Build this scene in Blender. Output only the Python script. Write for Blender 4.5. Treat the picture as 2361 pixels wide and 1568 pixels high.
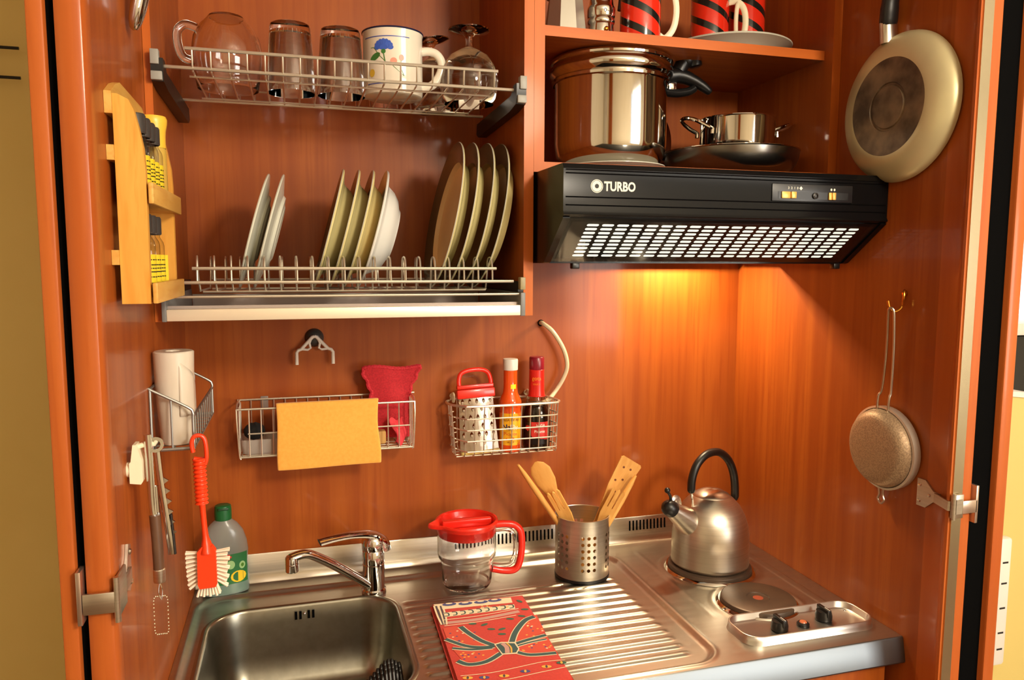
import bpy, bmesh, math, random
from mathutils import Vector, Matrix
from math import sin, cos, pi, radians as R
random.seed(7)
S = bpy.context.scene
COL = S.collection
for o in list(bpy.data.objects):
    bpy.data.objects.remove(o, do_unlink=True)

# ------------------------------------------------------------------ camera
def make_camera():
    yaw, pitch, roll = 0.2803, 0.1035, 0.0029
    f = Vector((sin(yaw)*cos(pitch), cos(yaw)*cos(pitch), -sin(pitch)))
    r = Vector((cos(yaw), -sin(yaw), 0)); u = r.cross(f)
    r2 = r*cos(roll)+u*sin(roll); u2 = -r*sin(roll)+u*cos(roll)
    cd = bpy.data.cameras.new('camera'); cam = bpy.data.objects.new('camera', cd)
    COL.objects.link(cam)
    M4 = Matrix((r2, u2, -f)).transposed().to_4x4()
    M4.translation = Vector((0.2134, -1.625, 1.5803))
    cam.matrix_world = M4
    cd.sensor_width = 36; cd.lens = 36*1737.93/2361; cd.clip_start = 0.01
    S.camera = cam
make_camera()

# ------------------------------------------------------------------ world, lights, exposure
S.view_settings.view_transform = 'Standard'
S.view_settings.look = 'None'
S.view_settings.gamma = 1
S.view_settings.use_curve_mapping = False
S.view_settings.exposure = 0.12
wd = bpy.data.worlds.new('world'); S.world = wd; wd.use_nodes = True
wd.node_tree.nodes['Background'].inputs[0].default_value = (0.75, 0.85, 1, 1)
wd.node_tree.nodes['Background'].inputs[1].default_value = 0.3

def area(name, loc, target, size, sy, power, color, spread=180):
    l = bpy.data.lights.new(name, 'AREA'); l.shape = 'RECTANGLE'; l.size = size; l.size_y = sy
    l.energy = power; l.color = color; l.spread = R(spread)
    o = bpy.data.objects.new(name, l); COL.objects.link(o); o.location = loc
    o.rotation_euler = (Vector(target)-Vector(loc)).to_track_quat('-Z', 'Y').to_euler()
    return o
# the ceiling lamp of the room and the daylight coming in through the window behind the camera
def bulb(name, loc, radius, power, color):
    l = bpy.data.lights.new(name, 'POINT'); l.energy = power; l.color = color; l.shadow_soft_size = radius
    o = bpy.data.objects.new(name, l); COL.objects.link(o); o.location = loc; return o
bulb('ceiling_lamp_light', (1.15, -2.35, 2.25), 0.16, 112, (1.0, 0.87, 0.69))
area('window_daylight', (2.9, -4.05, 1.55), (0.7, 0, 1.3), 1.5, 1.3, 84, (1.0, 0.93, 0.82))
# the two little bulbs of the cooker hood
area('hood_bulb_light', (1.06, -0.085, 1.622), (1.06, -0.095, 0.9), 0.12, 0.03, 4.6, (1.0, 0.76, 0.46))

# ------------------------------------------------------------------ materials
def srgb(r, g, b):
    def c(v):
        v /= 255
        return v/12.92 if v <= 0.04045 else ((v+0.055)/1.055)**2.4
    return (c(r), c(g), c(b), 1)
MATS = {}
def mat(name, col, rough=0.5, metal=0.0, **k):
    if name in MATS: return MATS[name]
    m = bpy.data.materials.new(name); m.use_nodes = True
    b = m.node_tree.nodes['Principled BSDF']
    b.inputs['Base Color'].default_value = col
    b.inputs['Roughness'].default_value = rough
    b.inputs['Metallic'].default_value = metal
    for kk, v in k.items():
        b.inputs[kk.replace('_', ' ')].default_value = v
    MATS[name] = m
    return m
def nodes(m):
    nt = m.node_tree
    return nt, nt.nodes['Principled BSDF']
def add_noise(m, col2, scale=(1, 1, 1), detail=4, lo=0.4, hi=0.6, nscale=1.0, bump=0.0, rough2=None, coord='Object', dist=0.0):
    """mix the base colour with col2 by a stretched noise"""
    nt, b = nodes(m)
    tc = nt.nodes.new('ShaderNodeTexCoord'); mp = nt.nodes.new('ShaderNodeMapping')
    mp.inputs['Scale'].default_value = scale
    nz = nt.nodes.new('ShaderNodeTexNoise'); nz.inputs['Scale'].default_value = nscale; nz.inputs['Detail'].default_value = detail
    nz.inputs['Distortion'].default_value = dist
    rp = nt.nodes.new('ShaderNodeMapRange'); rp.inputs['From Min'].default_value = lo; rp.inputs['From Max'].default_value = hi
    mx = nt.nodes.new('ShaderNodeMix'); mx.data_type = 'RGBA'
    nt.links.new(tc.outputs[coord], mp.inputs['Vector']); nt.links.new(mp.outputs[0], nz.inputs['Vector'])
    nt.links.new(nz.outputs[0], rp.inputs[0]); nt.links.new(rp.outputs[0], mx.inputs[0])
    src = b.inputs['Base Color']
    if src.is_linked: nt.links.new(src.links[0].from_socket, mx.inputs[6])
    else: mx.inputs[6].default_value = src.default_value
    mx.inputs[7].default_value = col2
    nt.links.new(mx.outputs[2], b.inputs['Base Color'])
    if rough2 is not None:
        mr = nt.nodes.new('ShaderNodeMapRange'); mr.inputs['To Min'].default_value = b.inputs['Roughness'].default_value
        mr.inputs['To Max'].default_value = rough2
        nt.links.new(rp.outputs[0], mr.inputs[0]); nt.links.new(mr.outputs[0], b.inputs['Roughness'])
    if bump:
        bp = nt.nodes.new('ShaderNodeBump'); bp.inputs['Strength'].default_value = bump; bp.inputs['Distance'].default_value = 0.001
        nt.links.new(nz.outputs[0], bp.inputs['Height']); nt.links.new(bp.outputs[0], b.inputs['Normal'])
    return m
def wood(name, a, b, scale, rough=0.45, coat=0.2):
    m = mat(name, a, rough, Coat_Weight=coat, Coat_Roughness=0.1, Specular_IOR_Level=0.25)
    add_noise(m, b, scale, 6, 0.35, 0.7, 1.0, dist=0.6)
    add_noise(m, b, tuple(s*4 for s in scale), 3, 0.5, 0.75, 1.0)
    return m
CA, CB = srgb(164, 84, 26), srgb(144, 66, 19)
W_V = wood('cherry_vertical', CA, CB, (26, 26, 1.1))
W_X = wood('cherry_lengthwise', CA, CB, (1.1, 26, 26))
W_E = wood('cherry_edge', srgb(196, 104, 36), srgb(184, 92, 30), (30, 30, 1.5), .42, .05)
W_EX = wood('cherry_edge_lengthwise', srgb(196, 104, 36), srgb(184, 92, 30), (1.5, 30, 30), .42, .05)
W_P = wood('cherry_post', srgb(178, 92, 36), srgb(166, 80, 30), (30, 30, 1.5), .4, .15)
PINE = wood('pine', srgb(222, 166, 76), srgb(208, 142, 52), (40, 40, 4), 0.5, 0.1)
PINEY = wood('pine_rail', srgb(218, 174, 92), srgb(202, 146, 64), (40, 5, 40), 0.5, 0.1)
BEECH = wood('beech', srgb(222, 168, 92), srgb(206, 146, 72), (40, 40, 8), 0.55, 0.0)
BLACK = mat('black_plastic', srgb(14, 14, 14), 0.38)
HOODB = mat('black_enamel', srgb(13, 13, 14), 0.2, Specular_IOR_Level=0.16)
SHADE_RUBBER = mat('shade_and_rubber_black', srgb(4, 4, 4), 0.9, Specular_IOR_Level=0.05)  # flat black: shade in gaps and slots, and the rubber of the grommet
CHROME = mat('chrome', srgb(215, 215, 215), 0.06, 1.0)
WIRE = mat('chromed_wire', srgb(226, 220, 204), 0.33, 0.85)
WIREG = mat('grey_wire', srgb(150, 150, 145), 0.38, 0.8)
POLISH = mat('polished_steel', srgb(215, 210, 202), 0.07, 1.0)
BRUSHED = mat('brushed_steel', srgb(208, 200, 186), 0.33, 1.0, Anisotropic=0.5)
add_noise(BRUSHED, srgb(194, 186, 172), (4, 4, 300), 3, 0.3, 0.7, 1.0)
ALU = mat('aluminium', srgb(215, 212, 205), 0.33, 1.0)
DARKM = mat('dark_metal', srgb(52, 50, 48), 0.4, 0.6)
WHITE = mat('white_plastic', srgb(222, 217, 206), 0.35)
CREAM = mat('cream_plastic', srgb(236, 226, 196), 0.4)
RED = mat('red_plastic', srgb(226, 40, 24), 0.3, Coat_Weight=0.2)
ORANGE = mat('orange_red_plastic', srgb(240, 66, 26), 0.32, Subsurface_Weight=0.05)
BRASS = mat('brass', srgb(206, 150, 62), 0.25, 1.0)
YELLOWP = mat('yellow_plastic', srgb(232, 186, 60), 0.35)
GREEN = mat('dark_green_plastic', srgb(16, 92, 46), 0.35)
def counter_steel():
    m = mat('worktop_steel', srgb(196, 192, 182), 0.3, 1.0)
    add_noise(m, srgb(187, 182, 171), (3, 60, 3), 3, 0.3, 0.7, 1.0, rough2=0.35)
    return m
STEEL = counter_steel()
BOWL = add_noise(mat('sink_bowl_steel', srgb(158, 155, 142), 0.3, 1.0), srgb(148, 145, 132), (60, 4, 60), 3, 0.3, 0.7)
def thin_glass(name, tint=(1, 1, 1, 1), rough=0.0, edge=1.0, haze=None):
    if name in MATS: return MATS[name]
    m = bpy.data.materials.new(name); m.use_nodes = True; nt = m.node_tree; nt.nodes.clear()
    out = nt.nodes.new('ShaderNodeOutputMaterial'); mx = nt.nodes.new('ShaderNodeMixShader')
    tr = nt.nodes.new('ShaderNodeBsdfTransparent'); tr.inputs[0].default_value = tint
    gl = nt.nodes.new('ShaderNodeBsdfGlossy'); gl.inputs['Roughness'].default_value = max(rough, 0.02)
    fr = nt.nodes.new('ShaderNodeLayerWeight'); fr.inputs[0].default_value = 0.5
    pw = nt.nodes.new('ShaderNodeMath'); pw.operation = 'POWER'; pw.inputs[1].default_value = 5
    nt.links.new(fr.outputs['Facing'], pw.inputs[0])
    mu = nt.nodes.new('ShaderNodeMath'); mu.operation = 'MULTIPLY_ADD'; mu.inputs[1].default_value = 0.7*edge; mu.inputs[2].default_value = 0.04*edge
    nt.links.new(pw.outputs[0], mu.inputs[0]); nt.links.new(mu.outputs[0], mx.inputs[0])
    last = tr
    if haze:
        df = nt.nodes.new('ShaderNodeBsdfTranslucent'); df.inputs[0].default_value = haze[:4]
        d2 = nt.nodes.new('ShaderNodeBsdfDiffuse'); d2.inputs[0].default_value = haze[:4]
        ad = nt.nodes.new('ShaderNodeMixShader'); ad.inputs[0].default_value = 0.5
        nt.links.new(df.outputs[0], ad.inputs[1]); nt.links.new(d2.outputs[0], ad.inputs[2])
        mh = nt.nodes.new('ShaderNodeMixShader'); mh.inputs[0].default_value = haze[4]
        nt.links.new(tr.outputs[0], mh.inputs[1]); nt.links.new(ad.outputs[0], mh.inputs[2]); last = mh
    if not haze:
        tm = nt.nodes.new('ShaderNodeMix'); tm.data_type = 'RGBA'
        p2 = nt.nodes.new('ShaderNodeMath'); p2.operation = 'POWER'; p2.inputs[1].default_value = 3
        nt.links.new(fr.outputs['Facing'], p2.inputs[0]); nt.links.new(p2.outputs[0], tm.inputs[0])
        tm.inputs[6].default_value = tint; tm.inputs[7].default_value = (tint[0]*.55, tint[1]*.55, tint[2]*.55, 1)
        nt.links.new(tm.outputs[2], tr.inputs[0])
    nt.links.new(last.outputs[0], mx.inputs[1]); nt.links.new(gl.outputs[0], mx.inputs[2])
    nt.links.new(mx.outputs[0], out.inputs[0])
    MATS[name] = m
    return m
GLASS = mat('clear_glass', (0.98, 0.98, 0.97, 1), 0.0, Transmission_Weight=1.0, IOR=1.47)
JARG = thin_glass('jar_glass', (0.92, 0.91, 0.86, 1))
CLEARP = mat('clear_plastic', (0.97, 0.97, 0.985, 1), 0.0, Transmission_Weight=1.0, IOR=1.45)
def emit(name, col, strength):
    m = bpy.data.materials.new(name); m.use_nodes = True; nt = m.node_tree; nt.nodes.clear()
    out = nt.nodes.new('ShaderNodeOutputMaterial'); e = nt.nodes.new('ShaderNodeEmission')
    e.inputs[0].default_value = col; e.inputs[1].default_value = strength
    nt.links.new(e.outputs[0], out.inputs[0]); return m

# ------------------------------------------------------------------ mesh builder
class M:
    def __init__(s, xf=None):
        s.v = []; s.f = []; s.mi = []; s.m = 0; s.xf = xf or Matrix.Identity(4)
    def at(s, *a, rot=None):
        s.xf = Matrix.Translation(a) @ (rot if rot is not None else Matrix.Identity(4)); return s
    def add(s, vs, fs, mi=None):
        n = len(s.v); s.v += [s.xf @ Vector(p) for p in vs]
        for i, f in enumerate(fs):
            s.f.append([n+j for j in f]); s.mi.append(s.m if mi is None else mi[i])
        return s
    def box(s, x0, x1, y0, y1, z0, z1, r=0, seg=2):
        if not r:
            vs = [(x, y, z) for x in (x0, x1) for y in (y0, y1) for z in (z0, z1)]
            return s.add(vs, [(0, 1, 3, 2), (4, 6, 7, 5), (0, 4, 5, 1), (2, 3, 7, 6), (0, 2, 6, 4), (1, 5, 7, 3)])
        b = bmesh.new(); bmesh.ops.create_cube(b, size=1)
        for v in b.verts: v.co = Vector(((x0+x1)/2+v.co.x*(x1-x0), (y0+y1)/2+v.co.y*(y1-y0), (z0+z1)/2+v.co.z*(z1-z0)))
        bmesh.ops.bevel(b, geom=b.edges[:], offset=r, segments=seg, affect='EDGES', profile=0.5)
        b.verts.index_update()
        s.add([v.co.copy() for v in b.verts], [[v.index for v in f.verts] for f in b.faces]); b.free(); return s
    def lathe(s, prof, c=(0, 0, 0), n=48, mats=None, closed=False, rot=None, sx=1, sy=1):
        old = s.xf; s.xf = old @ Matrix.Translation(c) @ (rot if rot is not None else Matrix.Identity(4))
        vs = []; idx = []
        for r, z in prof:
            if r < 1e-6: idx.append([len(vs)]*n); vs.append((0, 0, z))
            else:
                idx.append(list(range(len(vs), len(vs)+n)))
                vs += [(r*cos(2*pi*i/n)*sx, r*sin(2*pi*i/n)*sy, z) for i in range(n)]
        fs = []; mi = []; K = len(prof); segs = range(K if closed else K-1)
        for k in segs:
            a, b = idx[k], idx[(k+1) % K]
            for i in range(n):
                j = (i+1) % n; q = []
                for w in (a[i], a[j], b[j], b[i]):
                    if w not in q: q.append(w)
                if len(q) > 2: fs.append(q); mi.append(mats[k] if mats else s.m)
        s.add(vs, fs, mi); s.xf = old; return s
    def tube(s, pts, r, n=8, closed=False, flat=1.0, up=(0, 0, 1), cap=True, endround=False):
        pts = [Vector(p) for p in pts]; K = len(pts); rr = r if isinstance(r, (list, tuple)) else [r]*K
        ff = flat if isinstance(flat, (list, tuple)) else [flat]*K
        up = Vector(up); vs = []; prev = None
        for k in range(K):
            if closed: t = pts[(k+1) % K]-pts[k-1]
            else: t = pts[min(k+1, K-1)]-pts[max(k-1, 0)]
            t.normalize()
            if prev is None:
                u = up if abs(t.dot(up)) < 0.95 else Vector((1, 0, 0)) if abs(t.x) < 0.9 else Vector((0, 1, 0))
                a = t.cross(u).normalized()
            else:
                a = prev - t*prev.dot(t)
                a = a.normalized() if a.length > 1e-6 else prev
            prev = a; b = a.cross(t)
            for i in range(n):
                th = 2*pi*i/n
                vs.append(pts[k]+a*(rr[k]*cos(th))+b*(rr[k]*ff[k]*sin(th)))
        fs = []
        for k in range(K if closed else K-1):
            for i in range(n):
                j = (i+1) % n; k2 = (k+1) % K
                fs.append((k*n+i, k*n+j, k2*n+j, k2*n+i))
        if not closed and cap:
            fs.append(tuple(range(n-1, -1, -1))); fs.append(tuple((K-1)*n+i for i in range(n)))
        return s.add(vs, fs)
    def prism(s, pts, axis, a0, a1):
        def P(p, a):
            return {'x': (a, p[0], p[1]), 'y': (p[0], a, p[1]), 'z': (p[0], p[1], a)}[axis]
        n = len(pts); vs = [P(p, a0) for p in pts]+[P(p, a1) for p in pts]
        fs = [tuple(range(n-1, -1, -1)), tuple(range(n, 2*n))]
        fs += [(i, (i+1) % n, n+(i+1) % n, n+i) for i in range(n)]
        return s.add(vs, fs)
    def loft(s, loops, cap0=False, cap1=False, closed=True):
        n = len(loops[0]); vs = [p for l in loops for p in l]; fs = []
        for k in range(len(loops)-1):
            for i in range(n if closed else n-1):
                j = (i+1) % n
                fs.append((k*n+i, k*n+j, (k+1)*n+j, (k+1)*n+i))
        if cap0: fs.append(tuple(range(n-1, -1, -1)))
        if cap1: fs.append(tuple((len(loops)-1)*n+i for i in range(n)))
        return s.add(vs, fs)
    def sheet(s, fn, nu, nv, mfn=None):
        vs = [fn(i/nu, j/nv) for j in range(nv+1) for i in range(nu+1)]; fs = []; mi = []
        for j in range(nv):
            for i in range(nu):
                a = j*(nu+1)+i; fs.append((a, a+1, a+nu+2, a+nu+1))
                mi.append(mfn((i+.5)/nu, (j+.5)/nv) if mfn else s.m)
        return s.add(vs, fs, mi)
    def sphere(s, c, r, n=16, sz=1.0, sx=1.0, sy=1.0):
        return s.lathe([(r*sin(pi*k/n), -r*sz*cos(pi*k/n)) for k in range(n+1)], c, 2*n, sx=sx, sy=sy)
    def poly(s, pts): return s.add(pts, [tuple(range(len(pts)))])
    def build(s, name, mats, parent=None, world=False, sharp=35, solid=0.0, offset=0.0, recalc=True, subsurf=0):
        me = bpy.data.meshes.new(name)
        vs = s.v
        if world and parent:
            p = parent
            off = Vector((0, 0, 0))
            while p: off += p.location; p = p.parent
            vs = [v-off for v in vs]
        me.from_pydata([tuple(v) for v in vs], [], s.f)
        if not isinstance(mats, (list, tuple)): mats = [mats]
        for m in mats: me.materials.append(m)
        for p, i in zip(me.polygons, s.mi): p.material_index = i
        if recalc:
            b = bmesh.new(); b.from_mesh(me); bmesh.ops.recalc_face_normals(b, faces=b.faces[:]); b.to_mesh(me); b.free()
        me.shade_smooth(); me.set_sharp_from_angle(angle=R(sharp)); me.update()
        o = bpy.data.objects.new(name, me); COL.objects.link(o); o.parent = parent
        if solid:
            md = o.modifiers.new('thickness', 'SOLIDIFY'); md.thickness = solid; md.offset = offset
        if subsurf:
            md = o.modifiers.new('smooth', 'SUBSURF'); md.levels = subsurf; md.render_levels = subsurf
        return o
def tag(o, label, cat, group=None, kind=None):
    o['label'] = label; o['category'] = cat
    if group: o['group'] = group
    if kind: o['kind'] = kind
    return o
def thing(name, label, cat, loc=(0, 0, 0), group=None, rot=None):
    o = bpy.data.objects.new(name, None); COL.objects.link(o); o.location = loc; o.empty_display_size = 0.02
    if rot: o.rotation_euler = rot
    return tag(o, label, cat, group)
def struct(name, m, mats, **k):
    o = m.build(name, mats, **k); o['kind'] = 'structure'; return o
def dup(root, loc, rot=None, label=None, group=None, subs=None):
    """a copy of a thing with copies of its parts and sub-parts; subs swaps materials by part name"""
    def cp(o, par):
        c = o.copy(); COL.objects.link(c); c.parent = par
        for ch in [q for q in bpy.data.objects if q.parent == o]: cp(ch, c)
        return c
    c = cp(root, None); c.location = loc
    if rot is not None: c.rotation_euler = rot
    if label: c['label'] = label
    if group: c['group'] = group
    return c
def spl(pts, n=6, closed=False):
    pts = [Vector(p) for p in pts]; K = len(pts); out = []
    for k in range(K if closed else K-1):
        if closed: a, b, c, d = pts[k-1], pts[k], pts[(k+1) % K], pts[(k+2) % K]
        else: a, b, c, d = pts[max(k-1, 0)], pts[k], pts[k+1], pts[min(k+2, K-1)]
        for i in range(n):
            t = i/n
            out.append(0.5*((2*b)+(c-a)*t+(2*a-5*b+4*c-d)*t*t+(3*b-3*c+d-a)*t**3))
    if not closed: out.append(pts[-1])
    return out
def rrect(cx, cy, hw, hh, r, n=8):
    out = []
    for (sx, sy, a0) in ((1, 1, 0), (-1, 1, 90), (-1, -1, 180), (1, -1, 270)):
        for i in range(n+1):
            a = R(a0+90*i/n); out.append((cx+sx*(hw-r)+r*cos(a), cy+sy*(hh-r)+r*sin(a)))
    return out
def arc(cx, cy, r, a0, a1, n=10):
    return [(cx+r*cos(R(a0+(a1-a0)*i/n)), cy+r*sin(R(a0+(a1-a0)*i/n))) for i in range(n+1)]
def text2d(s, size=1.0, bold=0.0, align='CENTER'):
    cu = bpy.data.curves.new('lettering', 'FONT'); cu.body = s; cu.size = size; cu.align_x = align; cu.align_y = 'CENTER'
    cu.offset = bold; cu.resolution_u = 3
    ob = bpy.data.objects.new('lettering', cu); COL.objects.link(ob)
    dg = bpy.context.evaluated_depsgraph_get()
    me = bpy.data.meshes.new_from_object(ob.evaluated_get(dg))
    vs = [v.co.copy() for v in me.vertices]; fs = [tuple(p.vertices) for p in me.polygons]
    bpy.data.objects.remove(ob, do_unlink=True); bpy.data.meshes.remove(me); bpy.data.curves.remove(cu)
    return vs, fs
def ringcell(m, P, x0, x1, y0, y1, hole):
    """a rectangular cell with a hole (list of 2-D points counter-clockwise), mapped by P(x, y)"""
    n = len(hole); cx = (x0+x1)/2; cy = (y0+y1)/2; out = []
    for (hx, hy) in hole:
        dx, dy = hx-cx, hy-cy
        t = min((x1-x0)/2/abs(dx) if abs(dx) > 1e-9 else 1e9, (y1-y0)/2/abs(dy) if abs(dy) > 1e-9 else 1e9)
        out.append((cx+dx*t, cy+dy*t))
    for c in ((x0, y0), (x1, y0), (x1, y1), (x0, y1)):
        k = min(range(n), key=lambda i: (out[i][0]-c[0])**2+(out[i][1]-c[1])**2); out[k] = c
    m.add([P(*p) for p in hole]+[P(*p) for p in out], [(i, (i+1) % n, n+(i+1) % n, n+i) for i in range(n)])
XR = lambda d: Matrix.Rotation(R(d), 4, 'X')
YR = lambda d: Matrix.Rotation(R(d), 4, 'Y')
ZR = lambda d: Matrix.Rotation(R(d), 4, 'Z')
WID = 1.258

# ================================================================== THE SETTING
CREAMW = add_noise(mat('cream_wall_paint', srgb(236, 226, 200), 0.55), srgb(230, 219, 191), (3, 3, 3), 3, 0.3, 0.7)
CEILP = mat('ceiling_paint', srgb(238, 230, 212), 0.8)
struct('floor', M().box(-2.2, 4.2, -4.3, 0.5, -0.05, 0), add_noise(mat('floor_tiles', srgb(122, 92, 66), 0.4), srgb(104, 78, 54), (4, 4, 4)))
struct('ceiling', M().box(-2.2, 4.2, -4.3, 0.5, 2.6, 2.65), CEILP)
struct('wall_outer_back', M().box(-2.2, 2.05, 0.4, 0.45, 0, 2.6).box(3.0, 4.2, 0.4, 0.45, 0, 2.6).box(2.05, 3.0, 0.4, 0.45, 0, 1.1).box(2.05, 3.0, 0.4, 0.45, 2.35, 2.6), add_noise(mat('yellow_wall_paint', srgb(242, 218, 140), .5), srgb(236, 210, 128), (3, 3, 3), 3, .3, .7))
struct('wall_outer_left', M().box(-2.25, -2.2, -4.3, 0.5, 0, 2.6), CREAMW)
struct('wall_outer_right', M().box(4.2, 4.25, -4.3, 0.5, 0, 2.6), CREAMW)
struct('wall_rear', M().box(-2.2, 2.1, -4.35, -4.3, 0, 2.6).box(3.7, 4.2, -4.35, -4.3, 0, 2.6).box(2.1, 3.7, -4.35, -4.3, 0, 0.85).box(2.1, 3.7, -4.35, -4.3, 2.25, 2.6), CREAMW)
def window(n, x0, x1, y, z0, z1, col, st):
    w = M()
    for a in ((x0, x0+.05), (x1-.05, x1), ((x0+x1)/2-.03, (x0+x1)/2+.03)): w.box(a[0], a[1], y-.03, y+.03, z0, z1)
    w.box(x0, x1, y-.03, y+.03, z0, z0+.05).box(x0, x1, y-.03, y+.03, z1-.05, z1)
    f = struct('window_%d' % n, w, WHITE)
    M().box(x0, x1, y+.005, y+.01, z0, z1).build('pane', emit('daylight_%d' % n, col, st), f)
window(1, 2.05, 3.0, 0.42, 1.1, 2.35, (1, 0.97, 0.92, 1), 2.2)
window(2, 2.1, 3.7, -4.33, 0.85, 2.25, (0.86, 0.93, 1, 1), 1.25)
# tall orange cupboard door and an open white door behind the camera: they are what the steel mirrors
d = struct('door_3', M().box(-1.15, -.6, -4.3, -4.24, 0, 2.1, .004), W_V)
M().box(-.72, -.69, -4.24, -4.19, 1.0, 1.14, .006).build('door_handle', CHROME, d)
d = struct('door_4', M().box(-2.1, -1.5, -4.3, -4.25, 0, 2.1, .004), WHITE)
M().box(-1.62, -1.58, -4.25, -4.2, 1.0, 1.14, .006).build('door_handle', CHROME, d)
# the ceiling lamp itself
t = thing('ceiling_lamp', 'round white glass ceiling lamp behind the camera', 'lamp', (1.15, -2.35, 2.6))
M().lathe([(0, 0), (.07, 0), (.07, -.03), (0, -.03)], n=32).build('lamp_base', WHITE, t)
M().lathe([(.2, -.03), (.23, -.07), (.2, -.12), (.1, -.15), (0, -.155)], n=40).build('lamp_shade', emit('lamp_glow', (1, .86, .66, 1), 2.5), t)

# the kitchen cupboard's own panels
struct('wall_back', M().box(-.03, WID+.03, 0, .02, 0, 2.5), W_V)
struct('wall_left', M().box(-.03, 0, -.655, 0, 0, 2.5), W_V)
struct('wall_right', M().box(WID, WID+.03, -.6, 0, 0, 2.5), W_V)
struct('trim_1', M().prism([(0, -.655), (.003, -.662), (.002, -.674)]+[(.002-.006*(1-cos(R(a))), -.674-.011*sin(R(a))) for a in (30, 60, 90)]+[(-.022, -.685), (-.0275, -.682), (-.0285, -.676), (-.0285, -.655)], 'z', 0, 2.5), W_P)
struct('trim_2', M().prism([(WID+.034, -.6), (WID, -.6), (WID, -.636), (WID-.004, -.644), (1.2425, -.657), (1.2425, -.662), (1.286, -.662), (1.291, -.658)], 'z', 0, 2.5), W_P)
struct('trim_3', M().box(1.2465, 1.266, -.6645, -.662, 0, 2.5), mat('strip_aluminium', srgb(190, 178, 150), .24, 1.0))
struct('gap_shade_right', M().box(1.2912, 1.333, -.656, -.62, 0, 2.5), SHADE_RUBBER)  # solid black strip standing in for the shade in the right door gap
struct('gap_shade_left', M().box(-.0378, -.0287, -.672, -.63, 0, 2.5), SHADE_RUBBER)  # left door gap: its shade put in as a black strip too
struct('ceiling_panel', M().box(-.03, WID+.03, -.655, .02, 2.5, 2.52), W_V)
d1 = struct('door_1', M().box(-.0555, -.0378, -.682, .1, .02, 2.5, .003), W_P)
d2 = struct('door_2', M().box(1.333, 1.357, -.668, .1, .02, 2.5, .004), W_P)

# hinges: plates screwed to the side panels, knuckles around the posts
def hinge(label, side):
    t = thing('folding_hinge', label, 'hinge', (0, 0, 0))
    pl = M(); arm = M(); ed = M(); scs = []
    if side == 'L':
        pl.prism([(-.600, 1.222), (-.612, 1.226), (-.625, 1.20), (-.632, 1.186), (-.628, 1.172), (-.612, 1.165), (-.600, 1.172)], 'x', .0003, .004)
        for p in ((-.608, 1.215), (-.608, 1.176)): scs.append(M().lathe([(0, .0), (.0042, 0), (.003, .002), (0, .0022)], (.0042, p[0], p[1]), 12, rot=YR(90)))
        arm.box(.004, .007, -.648, -.612, 1.178, 1.197, .001)
        arm.box(.0035, .0075, -.694, -.646, 1.165, 1.214, .0015)
        arm.box(-.030, .004, -.694, -.690, 1.174, 1.199, .001)
        arm.tube([(.006, -.692, 1.162), (.006, -.692, 1.216)], .0035, 10)
        ed.box(-.036, -.0306, -.694, -.652, 1.162, 1.226, .001)
    else:
        pl.prism([(-.583, 1.206), (-.600, 1.206), (-.618, 1.191), (-.630, 1.190), (-.630, 1.175), (-.618, 1.172), (-.602, 1.158), (-.583, 1.158)], 'x', WID-.004, WID-.0003)
        for p in ((-.589, 1.195), (-.589, 1.167), (-.610, 1.182)): scs.append(M().lathe([(0, 0), (.0034, 0), (.0025, .002), (0, .0022)], (WID-.0042, p[0], p[1]), 12, rot=YR(-90)))
        arm.prism([(WID-.004, -.622), (WID-.007, -.622), (1.2375, -.664), (1.2405, -.666)], 'z', 1.174, 1.190)
        arm.box(1.241, 1.262, -.672, -.666, 1.162, 1.202, .001)
        arm.box(1.2455, 1.2575, -.674, -.672, 1.170, 1.194)
        arm.tube([(1.243, -.671, 1.160), (1.243, -.671, 1.204)], .003, 10)
        ed.box(1.262, 1.2925, -.6705, -.667, 1.168, 1.190, .001)
        ed.box(1.289, 1.2945, -.6705, -.64, 1.150, 1.214, .001)
    p = pl.build('hinge_plate', BRUSHED, t)
    for sc in scs: sc.build('screw', POLISH, p)
    arm.build('hinge_arm', BRUSHED, t)
    e = ed.build('edge_plate', mat('hinge_plate_metal', srgb(196, 176, 160), .3, .9), t)
hinge('steel folding door hinge on the left side panel beside the sink', 'L')
hinge('steel folding door hinge on the right side panel below the strainer', 'R')

# ------------------------------------------------------------------ wall cabinets
t = thing('dish_cabinet', 'open cherry wood dish draining cabinet above the sink', 'cabinet', (0, 0, 0))
M().box(.0005, .012, -.33, -.001, 1.484, 2.49).build('side_panel', W_V, t)
M().box(.607, .6248, -.33, -.001, 1.484, 2.49).build('side_panel', W_V, t)
M().box(.012, .607, -.33, -.001, 2.46, 2.49).build('top_panel', W_X, t)
M().box(.607, .6248, -.3306, -.33, 1.484, 2.46).build('edge_band', W_E, t)
M().box(.0005, .012, -.3306, -.33, 1.484, 2.46).build('edge_band', W_E, t)
t = thing('shelf_cabinet', 'open cherry wood shelf cabinet above the black hood', 'cabinet', (0, 0, 0))
M().box(.6252, .6445, -.33, -.001, 1.739, 2.49).build('side_panel', W_V, t)
M().box(1.239, 1.2578, -.33, -.001, 1.739, 2.49).build('side_panel', W_V, t)
M().box(.6445, 1.239, -.305, -.001, 1.981, 1.999).build('shelf', W_X, t)
M().box(.6445, 1.239, -.33, -.001, 1.739, 1.757).build('bottom_panel', W_X, t)
M().box(.6445, 1.239, -.33, -.001, 2.46, 2.49).build('top_panel', W_X, t)
M().box(.6252, .6445, -.3306, -.33, 1.739, 2.46).build('edge_band', W_E, t)
M().box(1.239, 1.2578, -.3306, -.33, 1.739, 2.46).build('edge_band', W_E, t)
M().box(.6445, 1.239, -.3058, -.305, 1.981, 1.999).build('shelf_edge', W_EX, t)
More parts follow.
